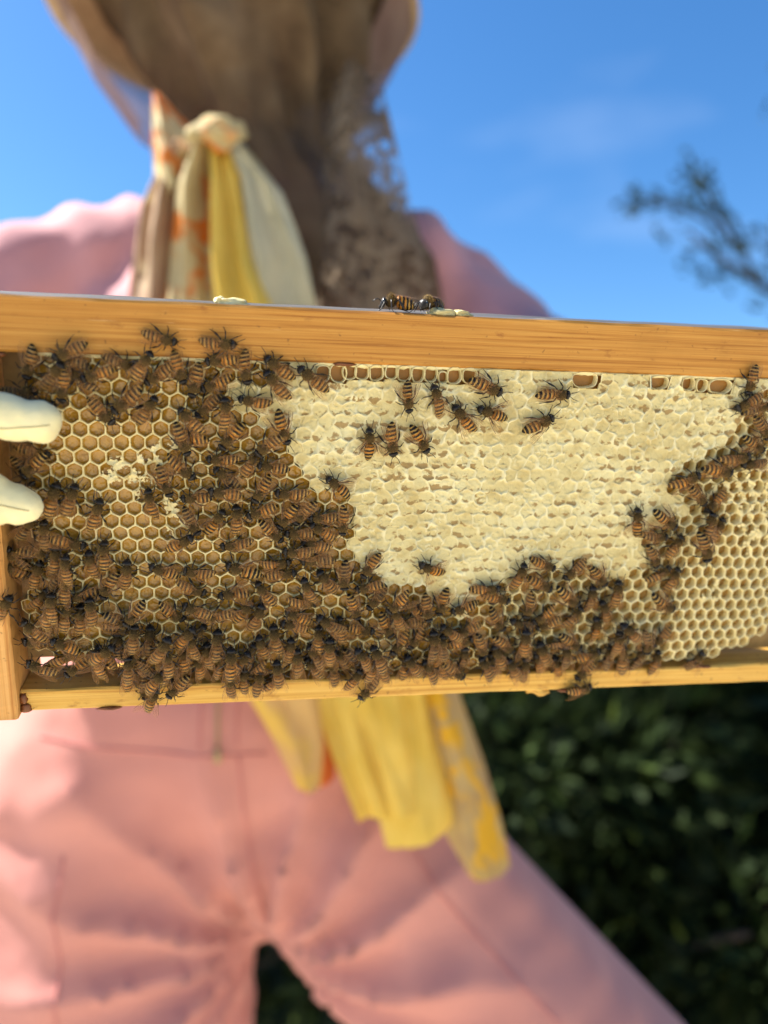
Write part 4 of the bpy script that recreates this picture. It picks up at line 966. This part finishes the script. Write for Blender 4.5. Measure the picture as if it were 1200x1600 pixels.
def wing_mesh(name, side):
    A = Acc()
    fore = [(0, 0), (1.2, -.32), (3.2, -.55), (5.4, -.62), (7.2, -.42), (8.3, .05), (8.6, .55), (8.2, 1.15), (7.2, 1.75), (5.6, 2.1), (3.8, 1.9), (2.2, 1.25), (.9, .55)]
    hind = [(.2, .5), (1.6, 1.0), (3.4, 1.75), (5.0, 2.05), (5.9, 2.35), (5.8, 2.85), (4.8, 3.3), (3.2, 3.15), (1.7, 2.2), (.6, 1.1)]
    def z(x, y): return .10 * math.sin(x * .45) * 1.5 - .09 * max(0, y - .4) ** 2 + .03 * math.sin(x * 2.1 + y * 3)
    for (o, dz) in ((fore, 0), (hind, -.14)):
        cx = sum(p[0] for p in o) / len(o); cy = sum(p[1] for p in o) / len(o)
        V = [(cx, cy, z(cx, cy) + dz)] + [((cx + (x - cx) * .55), cy + (y - cy) * .55, z(cx + (x - cx) * .55, cy + (y - cy) * .55) + dz) for x, y in o] + [(x, y, z(x, y) + dz) for x, y in o]
        n = len(o)
        F = [(0, 1 + k, 1 + (k + 1) % n) for k in range(n)] + [(1 + k, 1 + n + k, 1 + n + (k + 1) % n, 1 + (k + 1) % n) for k in range(n)]
        A.add(V, F, 0)
    def vein(pts, wd, dz=.03):
        V = []
        for i, (x, y) in enumerate(pts):
            a = pts[max(0, i - 1)]; b = pts[min(len(pts) - 1, i + 1)]; d = Vector((b[0] - a[0], b[1] - a[1])).normalized()
            V += [(x - d.y * wd, y + d.x * wd, z(x, y) + dz), (x + d.y * wd, y - d.x * wd, z(x, y) + dz)]
        A.add(V, grid_faces(len(pts), 2), 1)
    for pts, wd in (([(0, 0), (1.2, -.3), (3.2, -.52), (5.4, -.58), (7.2, -.38)], .09), ([(.2, .1), (2.4, .1), (4.2, .05), (5.6, -.3)], .05), ([(.3, .25), (2.2, .75), (4.2, 1.2), (6.0, 1.5)], .05),
                    ([(2.4, .1), (3.1, .6), (4.2, 1.2)], .035), ([(4.2, .05), (4.9, .6), (5.0, 1.35)], .035), ([(5.2, .3), (6.4, .35), (7.5, .55)], .035), ([(.4, .8), (2.6, 1.6), (4.9, 2.4)], .045), ([(3.0, .5), (5.0, .6), (6.6, 1.1)], .03)):
        vein(pts, wd)
    me = bpy.data.meshes.new(name)
    # modelled pointing along +x with the trailing edge at +y; turned so that it points backwards
    me.from_pydata([(-x * .001, side * y * -.001 if True else 0, zz * .001) for x, y, zz in A.V], [], A.F)
    me.materials.append(M_wing); me.materials.append(M_vein); me.polygons.foreach_set('material_index', A.M)
    me.polygons.foreach_set('use_smooth', [True] * len(A.F)); me.update(); return me
WING = {1: wing_mesh('wing_left', 1), -1: wing_mesh('wing_right', -1)}
rbee = random.Random(23)
def place_bee(M, colour, wings, label, group, i):
    me = BEE_ME[colour][i % 5]
    o = bpy.data.objects.new('honey_bee', me); COL.objects.link(o); o.matrix_world = M
    tag(o, label, 'bee', group)
    ang = {'F': (9, 15), 'V': (24, 34), 'S': (44, 62)}[wings]
    for s in (1, -1):
        wg = bpy.data.objects.new('wing', WING[s]); COL.objects.link(wg); wg.parent = o
        a = rad(rbee.uniform(*ang)) * s
        wg.matrix_parent_inverse = Matrix.Identity(4)
        R_ = Matrix.Rotation(-a, 4, 'Z') @ Matrix.Rotation(rad(-5 if wings == 'F' else -3), 4, 'Y') @ Matrix.Rotation(rad(rbee.uniform(4, 14)) * -s, 4, 'X')
        wg.matrix_local = Matrix.Translation((.0006, .0013 * s, .0041 + (.00022 if s > 0 else 0))) @ R_
    return o
U = FM.to_3x3() @ Vector((1, 0, 0)); Vv = FM.to_3x3() @ Vector((0, 0, 1)); Nn = FM.to_3x3() @ Vector((0, -1, 0))
for i, (u, v, a, ln, lay, wings, colour, label) in enumerate(BEES):
    ar = rad(a)
    onwood = v > 124 or v < 7.5
    d = .1 if onwood else surf(u, v) - .45
    if u < 1: d = -3.6
    if 7.5 <= v < 14 and d > 2.5: d = 2.5
    d -= lay * 2.5
    f = U * math.cos(ar) + Vv * math.sin(ar)
    z = Nn.copy(); y = z.cross(f)
    Mx = Matrix((f, y, z)).transposed()
    crowd = lay > 0 or v < 60
    Mx = Mx @ Matrix.Rotation(rad(rbee.uniform(-15, 15) if crowd else rbee.uniform(-4, 4)), 3, 'X') @ Matrix.Rotation(rad(rbee.uniform(-11, 7) if crowd else rbee.uniform(-3, 1)), 3, 'Y')
    sc = ln / 11.75
    p = FM @ Vector((u * .001, d * .001, v * .001)) + f * (1.15e-3 * sc)
    place_bee(Matrix.Translation(p) @ Mx.to_4x4() @ Matrix.Diagonal((sc * 1.02, sc * .86 * rbee.uniform(.95, 1.06), sc * .92, 1)), colour, wings, label, 'honey bees crowding the comb', i)
# two bees standing on the upper face of the top bar
for (u, dep, ya, colour, wings, label) in ((.1268, .0055, 176, 'o', 'F', 'left one of two bees on top of the top bar, in profile'),
                                            (.1392, .0060, 222, 'd', 'F', 'right one of two bees on top of the top bar, beside pale wax')):
    ar = rad(ya); f = (U * math.cos(ar) + (-Nn) * math.sin(ar)).normalized(); z = Vv; y = z.cross(f)
    Mx = Matrix((f, y, z)).transposed().to_4x4()
    place_bee(Matrix.Translation(fw(u, H + .0001, dep)) @ Mx @ Matrix.Diagonal((1.02, 1.05, 1.25, 1)), colour, wings, label, 'honey bees on the top bar', 2)

# ------------------------------------------------------------------ the beekeeper
def cloth(name, a, b, sc=40, tl=0., rough=.85, bump=.25):
    q = Nodes(name, rough=rough, spec=.15, Sheen_Weight=.15)
    co = q.coord('Object')
    c = q.ramp(q.noise(co, sc, 4), [(.3, a), (.7, b)]); q.col(c); q.bump(q.noise(co, 900, 2), bump, .0005)
    if tl: q.translucent(tl, c)
    return q.m
M_skin = cloth('skin', (.40, .23, .15), (.46, .27, .18), 20)
M_pink = cloth('pink_drill', (.49, .208, .175), (.57, .255, .215), 9)
M_jacket = cloth('pink_jacket', (.45, .21, .225), (.54, .275, .285), 9)
M_seam = cloth('seam_thread', (.48, .18, .165), (.54, .215, .19))
M_glove = cloth('cream_leather', (.70, .62, .34), (.78, .71, .43), 90, rough=.6)
M_stitch = cloth('stitch_thread', (.22, .17, .07), (.30, .24, .11))
M_boot = cloth('boot_rubber', (.05, .05, .04), (.08, .075, .06), rough=.5)
M_straw = cloth('straw', (.36, .25, .14), (.48, .35, .20), 60)
M_zip = Nodes('zip_metal', (.34, .25, .11), .5, .5).m
# body: one skin from head to feet, mostly under clothes
body_parts = [('e', (-.155, .80, 1.625), (.075, .095, .115)), ('e', (-.150, .745, 1.585), (.050, .045, .060)), ('e', (-.150, .712, 1.615), (.012, .016, .022)),
    ('e', (-.233, .81, 1.62), (.010, .018, .030)), ('e', (-.077, .81, 1.62), (.010, .018, .030)), ('e', (-.150, .712, 1.567), (.022, .012, .009)),
    ('c', (-.150, .81, 1.40), (-.150, .805, 1.55), .056, .050), ('c', (-.19, .81, .95), (-.19, .81, 1.26), .095, .10), ('c', (-.07, .81, .95), (-.08, .81, 1.26), .095, .10), ('c', (-.29, .80, 1.36), (.04, .80, 1.35), .055, .055),
    ('c', (-.33, .79, 1.37), (-.45, .66, 1.15), .048, .038), ('c', (-.45, .66, 1.15), (-.215, .33, 1.135), .038, .026),
    ('c', (.09, .79, 1.34), (.24, .62, 1.15), .048, .038), ('c', (.24, .62, 1.15), (.345, .41, 1.14), .038, .026),
    ('e', (-.12, .80, .90), (.17, .10, .13)), ('c', (-.215, .80, .82), (-.25, .79, .43), .085, .055), ('c', (-.25, .79, .43), (-.26, .83, .08), .055, .038),
    ('c', (-.02, .80, .82), (.25, .78, .50), .085, .058), ('c', (.25, .78, .50), (.33, .86, .08), .055, .038)]
me = fuse('person', body_parts, .011, 4)
person = finish(me, 'person', M_skin, None)
tag(person, 'beekeeper in pink clothes, net veil, yellow scarf and cream gloves holding the frame', 'person')
# trousers
crotch = Vector((-.113, .69, .725))
def trouser_folds(p, n):
    dx, dz = p.x - crotch.x, p.z - crotch.z; r = math.hypot(dx, dz); a = math.atan2(dz, dx)
    front = max(0, -n.y)
    k = (1 - 2 * abs(math.sin(a * 7.0 + .8 * noise.noise(Vector((r * 8, a * 1.5, 0))))) ** .8) * min(1, r / .06) * max(0, 1 - r / .30) * .020
    k += fbm((p.x * .6, p.y, p.z * 1.2), 9) * .003 + .0015 * fbm((p.x, p.y, p.z * 1.6), 26)
    k += .0008 * math.sin((p.z - .25 * p.x) * 85 + 3 * noise.noise(p * 12)) * (1 if p.x < -.3 else .25)
    return n * (k * (.12 + .88 * front ** 1.5))
me = fuse('trousers', [('e', (-.18, .80, .935), (.235, .125, .16)), ('e', (-.13, .80, 1.03), (.195, .115, .10)),
    ('c', (-.285, .80, .88), (-.295, .79, .60), .135, .135), ('c', (-.235, .80, .86), (-.245, .79, .60), .115, .115), ('c', (-.285, .79, .60), (-.28, .83, .10), .125, .075),
    ('e', (-.12, .80, .83), (.13, .11, .07)), ('c', (-.115, .80, .82), (-.118, .79, .745), .05, .030), ('c', (-.070, .79, .768), (.07, .79, .635), .060, .085),
    ('c', (-.045, .80, .825), (.215, .78, .545), .122, .130), ('c', (.215, .78, .545), (.33, .86, .10), .125, .075)], .009, 10)
trousers = finish(me, 'trousers', M_pink, person, trouser_folds)
def boot(x, y, rz):
    me = fuse('boot', [('c', (0, 0, .10), (0, 0, .16), .062, .070), ('c', (0, .01, .05), (0, -.13, .042), .050, .040)], .008, 4)
    o = finish(me, 'boot', M_boot, person); o.location = (x, y, 0); o.rotation_euler = (0, 0, rz)
boot(-.27, .83, -.15); boot(.335, .86, .5)
# jacket
def jacket_folds(p, n):
    k = fbm(p, 11) * .008 + .0045 * math.sin(p.x * 70 + p.z * 30 + 4 * noise.noise(p * 8))
    return n * k
me = fuse('jacket', [('e', (-.13, .81, 1.20), (.185, .125, .20)), ('c', (-.262, .80, 1.412), (-.335, .80, 1.395), .062, .062), ('c', (-.20, .80, 1.42), (-.06, .80, 1.415), .055, .055), ('c', (-.12, .81, 1.42), (-.125, .81, 1.472), .072, .062), ('c', (-.06, .80, 1.405), (.03, .80, 1.396), .060, .063), ('c', (.03, .80, 1.396), (.098, .80, 1.335), .063, .066), ('e', (-.13, .80, 1.33), (.20, .11, .085)),
    ('c', (-.340, .79, 1.385), (-.46, .66, 1.15), .068, .058), ('c', (-.46, .66, 1.15), (-.24, .36, 1.13), .056, .042),
    ('c', (.095, .79, 1.335), (.245, .62, 1.15), .066, .057), ('c', (.245, .62, 1.15), (.340, .43, 1.14), .056, .042)], .010, 8)
jacket = finish(me, 'jacket', M_jacket, person, jacket_folds)
# seams and zip laid on the cloth
def bvh_of(o): return BVHTree.FromPolygons([v.co for v in o.data.vertices], [tuple(p.vertices) for p in o.data.polygons])
TB = bvh_of(trousers)
def on_cloth(x, z, lift=.001):
    h, n, i, d = TB.ray_cast(Vector((x, .3, z)), Vector((0, 1, 0)))
    return (h + n * lift) if h else None
def seam(name, pts, wd, mat, lift=.0002, parent=trousers, hgt=.0011):
    P_ = []
    for (a, b) in zip(pts[:-1], pts[1:]):
        for i in range(14):
            t = i / 14; q = on_cloth(a[0] + (b[0] - a[0]) * t, a[1] + (b[1] - a[1]) * t, lift)
            if q: P_.append(q)
    if len(P_) < 3: return
    V, F = tube(P_, [min(wd, .0013)] * len(P_), 6)
    return mesh_obj(name, V, F, mat, parent)
def px2(x, y, d=.69): return ((x - 600) / 1212 * d, CAM_Z + (800 - y) / 1212 * d)
seam('seam', [px2(60, 1150), px2(160, 1166), px2(300, 1172), px2(425, 1178)], .0035, M_seam)
seam('seam', [px2(108, 1330), px2(100, 1420), px2(104, 1500), px2(100, 1620)], .0022, M_seam)
seam('seam', [px2(375, 1180), px2(385, 1320), px2(400, 1440), px2(408, 1500)], .0015, M_seam)
seam('seam', [px2(640, 1330), px2(720, 1440), px2(800, 1520), px2(880, 1600)], .0030, M_seam)
seam('fly', [px2(318, 1090), px2(318, 1170)], .0012, M_seam); seam('fly', [px2(372, 1090), px2(372, 1170)], .0012, M_seam)
z_ = seam('zip', [px2(343, 1085), px2(344, 1165)], .0022, M_zip, .0025)
pz = on_cloth(*px2(344, 1170), .004)
if pz and z_:
    mesh_obj('zip_pull', *tube([pz + Vector((0, 0, .006)), pz, pz + Vector((0, -.001, -.007))], [(.0018, .003), (.002, .004), (.002, .0045)], 8), M_zip, person)
# gloves
def glove(side):
    D = .001
    def P(u, v, d): return fw(u * D, v * D, d * D)
    if side < 0:
        X = lambda u: u
        parts = [('c', P(-14, 111, -11), P(15.2, 106.3, -11.5), .0083, .0066), ('e', P(17.0, 106.0, -11.2), (.0058, .0058, .0066)), ('c', P(-20, 104, -4), P(-4, 109.5, -11.5), .010, .0085),
                 ('c', P(-15, 93, -11.5), P(-1.0, 82.6, -11.8), .0088, .0086), ('c', P(-1.0, 82.2, -11.8), P(9.6, 79.2, -10.5), .0086, .0060),
                 ('c', P(-17, 73, -9), P(-9.5, 62, -12), .0085, .0072), ('c', P(-17, 58, -7), P(-10.5, 50, -11), .0078, .0062),
                 ('e', P(-28, 82, 8), (.016, .018, .030)), ('c', P(-26, 104, 10), P(-10, 118, 38), .010, .009), ('c', P(-10, 118, 38), P(8, 116, 38), .009, .007),
                 ('c', P(-32, 70, 14), P(-52, 48, 40), .024, .030), ('c', P(-52, 48, 40), P(-78, 36, 80), .033, .042)]
    else:
        W_ = 432
        parts = [('c', P(W_ + 14, 111, -11), P(W_ - 15, 106, -11.5), .0083, .0066), ('c', P(W_ + 15, 93, -11.5), P(W_ - 10, 82, -11), .0078, .0060), ('c', P(W_ + 17, 73, -9), P(W_ - 6, 62, -12), .0085, .0068),
                 ('c', P(W_ + 17, 58, -7), P(W_ + 2, 48, -11), .0078, .0062), ('e', P(W_ + 28, 82, 8), (.016, .018, .030)), ('c', P(W_ + 26, 104, 10), P(W_ + 10, 118, 38), .010, .009), ('c', P(W_ + 10, 118, 38), P(W_ - 8, 116, 38), .009, .007),
                 ('c', P(W_ + 32, 70, 14), P(W_ + 40, 58, 50), .024, .030), ('c', P(W_ + 40, 58, 50), P(W_ + 30, 50, 95), .033, .042)]
    me = fuse('glove', parts, .0011, 8)
    def wr(p, n):
        return n * (.0004 * fbm(p, 170, 4) + .00025 * math.sin(p.x * 600 + 5 * noise.noise(p * 120)))
    return finish(me, 'glove', M_glove, person, wr)
gl = glove(-1); glove(1)
GB = bvh_of(gl)
def stitches(pts):
    A = Acc(); n = 34
    seq = []
    for i in range(n + 1):
        t = i / n * (len(pts) - 1); k = min(int(t), len(pts) - 2); f = t - k
        u = pts[k][0] + (pts[k + 1][0] - pts[k][0]) * f; v = pts[k][1] + (pts[k + 1][1] - pts[k][1]) * f
        h, nn_, i_, d_ = GB.ray_cast(fw(u * .001, v * .001, -.04), -Nn)
        if h: seq.append(h + nn_ * .00008)
    for a, b in zip(seq[:-1], seq[1:]):
        if (b - a).length < .004: A.add(*tube([a, a.lerp(b, .5) + Nn * .0001, a.lerp(b, .68)], .00016, 5))
    mesh_obj('stitching', A.V, A.F, M_stitch, gl)
stitches([(-3, 105.2), (8, 105.2), (20.5, 106.2)]); stitches([(-6, 85.5), (4, 82.0), (12.5, 79.2)])

# veil: net gathered under the hat brim, drawn in at the neck, spreading over the shoulders
q = Nodes('veil_net', rough=.85, spec=.1)
co = q.coord('Object')
c = q.ramp(q.noise(co, 16, 5, .6), [(.3, (.085, .055, .034)), (.55, (.17, .118, .070)), (.75, (.27, .195, .12))]); q.col(c); q.translucent(.35, c)
q.alpha(q.ramp(q.noise(co, 30, 3), [(.3, .08), (.7, .26)])); M_veil = q.m
q = Nodes('veil_outer_net', rough=.85, spec=.1)
c = q.ramp(q.noise(q.coord('Object'), 14, 4), [(.3, (.24, .15, .13)), (.7, (.36, .25, .22))]); q.col(c); q.translucent(.4, c); q.alpha(.30); M_veil2 = q.m
def revolve(name, prof, NF, mat, parent, t0=0., t1=2 * math.pi, N=220, seed=0., deep=1.):
    V = []
    n = len(prof); sub = 5; rows_ = []
    for i in range((n - 1) * sub + 1):
        t = i / sub; k = min(int(t), n - 2); f = t - k; f = f * f * (3 - 2 * f)
        rows_.append([prof[k][j] + (prof[k + 1][j] - prof[k][j]) * f for j in range(len(prof[0]))])
    for (z, cx, cy, rx, ry, amp) in rows_:
        for j in range(N):
            th = t0 + (t1 - t0) * j / (N if t1 - t0 > 6.2 else N - 1)
            s_ = math.sin((th + 3.2 * (z - 1.5)) * NF + 2.6 * noise.noise(Vector((math.cos(th) * 1.6, math.sin(th) * 1.6, z * 5 + seed))) + seed) + .2 * math.sin(th * round(NF * 2.3) + seed - z * 24) + .9 * noise.noise(Vector((math.cos(th) * 3, math.sin(th) * 3, z * 3.5 + seed)))
            k = 1 + amp * deep * max(s_, -1.1)
            V.append((cx + rx * k * math.cos(th), cy + ry * k * math.sin(th), z))
    F = grid_faces(len(rows_), N, t1 - t0 > 6.2)
    return mesh_obj(name, V, F, mat, parent)
def zz(y, d=.72): return CAM_Z + (800 - y) / 1212 * d
veil = revolve('veil', [(zz(-70), -.142, .795, .150, .160, .04), (zz(0), -.134, .785, .114, .150, .12), (zz(80), -.126, .785, .100, .130, .14), (zz(150), -.120, .785, .082, .10, .12), (zz(215), -.112, .78, .070, .085, .14), (zz(300), -.088, .79, .100, .095, .12), (zz(400), -.068, .80, .120, .11, .11), (zz(530), -.060, .80, .135, .13, .09)], 7, M_veil, person, seed=1.3)
revolve('veil_outer', [(zz(-75), -.150, .80, .185, .178, .006), (zz(0), -.150, .80, .163, .160, .008), (zz(60), -.150, .80, .143, .142, .012), (zz(110), -.148, .80, .122, .125, .02), (zz(165), -.143, .80, .100, .105, .05)], 9, M_veil2, person, t0=-.45, t1=math.pi + .45, seed=2.)
# the thin outer flap at the right, sky shows through its open mesh
q = Nodes('veil_lace', rough=.85, spec=.1); co = q.coord('Object')
c = q.ramp(q.noise(co, 20, 3), [(.3, (.15, .105, .07)), (.7, (.25, .19, .13))]); q.col(c); q.translucent(.3, c)
vo = q.n('TexVoronoi'); vo.inputs['Scale'].default_value = 88; q.l(co, vo.inputs['Vector'])
hol = q.ramp(vo.outputs['Distance'], [(.34, .9), (.62, .05)]); big = q.ramp(q.noise(co, 13, 2), [(.36, .1), (.52, 1)])
q.alpha(q.mix(1.0, hol, big, 'MULTIPLY')); M_lace = q.m
def sheet(name, left, right, d, folds, amp, mat, parent, seed=0, thick=0):
    """hanging cloth between two picture-side edges given at true depth d: left/right = [(x, y)...] same length; folded in depth"""
    n = len(left); V = []; m = 40; rows_ = []
    sub = 6
    for i in range((n - 1) * sub + 1):
        t = i / sub; k = min(int(t), n - 2); f = t - k
        lx, ly = (left[k][j] + (left[k + 1][j] - left[k][j]) * f for j in (0, 1)); rx, ry = (right[k][j] + (right[k + 1][j] - right[k][j]) * f for j in (0, 1))
        dd = d[k] + (d[k + 1] - d[k]) * f
        for j in range(m):
            s_ = j / (m - 1)
            x = lx + (rx - lx) * s_; y = ly + (ry - ly) * s_
            dep = dd + amp * (1.1 * math.sin(s_ * folds * 4.2 + seed + t * .35) + 2.2 * noise.noise(Vector((s_ * folds * 2.2, t * .55, seed * 3))) + .8 * noise.noise(Vector((s_ * folds * 5.5, t * .9, seed * 5)))) + .014 * (abs(s_ - .5) * 2) ** 2
            p = px3(x, y, dd); p.y += dep - dd
            V.append(tuple(p))
        rows_.append(1)
    return mesh_obj(name, V, grid_faces(len(rows_), m), mat, parent)
sheet('veil_flap', [(520, 100), (505, 200), (500, 300), (480, 400), (470, 530)], [(592, 100), (606, 165), (640, 300), (668, 400), (700, 530)], [.70, .675, .668, .665, .665], 2.2, .006, M_lace, person, 1.)
# scarf tied at the neck; its ends hang down past the frame
def scarf_mat(name, base, b2, spots=None, thr=.6, sc=24, tl=.3):
    q = Nodes(name, rough=.7, spec=.2); co = q.coord('Object')
    c = q.ramp(q.noise(co, 30, 3), [(.3, base), (.7, b2)])
    if spots: c = q.mix(q.ramp(q.noise(co, sc, 3, .6, .4), [(thr, 0), (thr + .07, .95)]), c, spots)
    q.col(c); q.translucent(tl, c); return q.m
M_s_cream = scarf_mat('scarf_cream_orange', (.50, .40, .20), (.62, .53, .29), (.66, .19, .02), .50, 24)
M_s_white = scarf_mat('scarf_pale', (.52, .48, .31), (.62, .58, .39))
M_s_yel = scarf_mat('scarf_yellow', (.76, .53, .085), (.84, .62, .14))
M_s_tan = scarf_mat('scarf_tan', (.60, .38, .14), (.68, .45, .17), (.72, .50, .10), .55, 10)
M_s_brown = scarf_mat('scarf_brown', (.27, .17, .105), (.42, .30, .19), (.55, .45, .27), .56, 16)
M_s_pat = scarf_mat('scarf_patterned', (.42, .28, .13), (.60, .44, .17), (.80, .44, .02), .48, 22)
M_s_red = scarf_mat('scarf_orange', (.62, .14, .03), (.70, .24, .04))
scarf = empty('scarf', Matrix.Translation((0, 0, 0)), person)
sheet('neck_wrap', [(224, 140), (221, 200), (226, 260), (252, 330)], [(262, 150), (300, 190), (326, 215), (322, 262)], [.69, .665, .655, .66], 1.6, .008, M_s_cream, scarf, .9)
sheet('scarf_end', [(240, 235), (213, 310), (200, 400), (186, 480)], [(318, 225), (305, 300), (304, 380), (312, 480)], [.665, .662, .662, .662], 1.9, .008, M_s_brown, scarf, .5)
sheet('scarf_end', [(304, 205), (272, 280), (256, 370), (243, 480), (300, 800)], [(340, 208), (348, 280), (354, 370), (374, 480), (420, 800)], [.65, .646, .645, .64, .66], 1.9, .007, M_s_cream, scarf, 2.)
sheet('scarf_end', [(326, 205), (326, 290), (324, 400), (328, 480), (470, 1000), (488, 1100), (520, 1190), (560, 1290)], [(360, 210), (382, 290), (404, 400), (428, 480), (610, 1000), (632, 1100), (655, 1190), (672, 1268)], [.648, .642, .638, .636, .65, .645, .64, .635], 1.8, .0065, M_s_yel, scarf, 3.)
sheet('scarf_end', [(344, 205), (366, 270), (386, 400), (394, 490), (420, 700)], [(374, 210), (438, 290), (478, 400), (496, 490), (540, 700)], [.65, .648, .644, .642, .66], 1.3, .006, M_s_white, scarf, 4.)
lump('knot', None, px3(338, 208, .643), .021, .012, .013, M_s_cream, 4, scarf)
sheet('scarf_end', [(300, 700), (365, 1000), (384, 1095), (425, 1170), (462, 1243)], [(420, 700), (480, 1000), (498, 1100), (505, 1170), (500, 1232)], [.65, .648, .645, .642, .64], 1.3, .004, M_s_tan, scarf, 5.)
sheet('scarf_end', [(430, 1090), (462, 1180), (470, 1246)], [(515, 1090), (524, 1180), (522, 1222)], [.656, .654, .652], 1., .003, M_s_red, scarf, 6.)
sheet('scarf_end', [(500, 700), (570, 1000), (595, 1095), (600, 1200), (590, 1280), (604, 1338)], [(600, 700), (670, 1000), (690, 1095), (712, 1200), (728, 1260), (722, 1296)], [.655, .652, .650, .645, .642, .640], 1.3, .004, M_s_yel, scarf, 7.)
sheet('scarf_end', [(560, 700), (640, 1000), (650, 1095), (680, 1200), (690, 1300), (735, 1378)], [(640, 700), (705, 1000), (722, 1095), (760, 1200), (790, 1300), (803, 1372)], [.665, .66, .655, .65, .645, .64], 1.2, .004, M_s_pat, scarf, 8.)
# hat
V, F = [], []
prof = [(.0, 1.80), (.06, 1.80), (.085, 1.785), (.095, 1.74), (.098, 1.69), (.11, 1.678), (.15, 1.672), (.188, 1.664), (.189, 1.660), (.15, 1.667), (.11, 1.673), (.094, 1.686)]
for (r, z) in prof:
    for k in range(48):
        t = 2 * math.pi * k / 48; V.append((-.152 + r * math.cos(t), .80 + r * math.sin(t), z + .004 * math.sin(2 * t)))
mesh_obj('hat', V, grid_faces(len(prof), 48, True), M_straw, person)
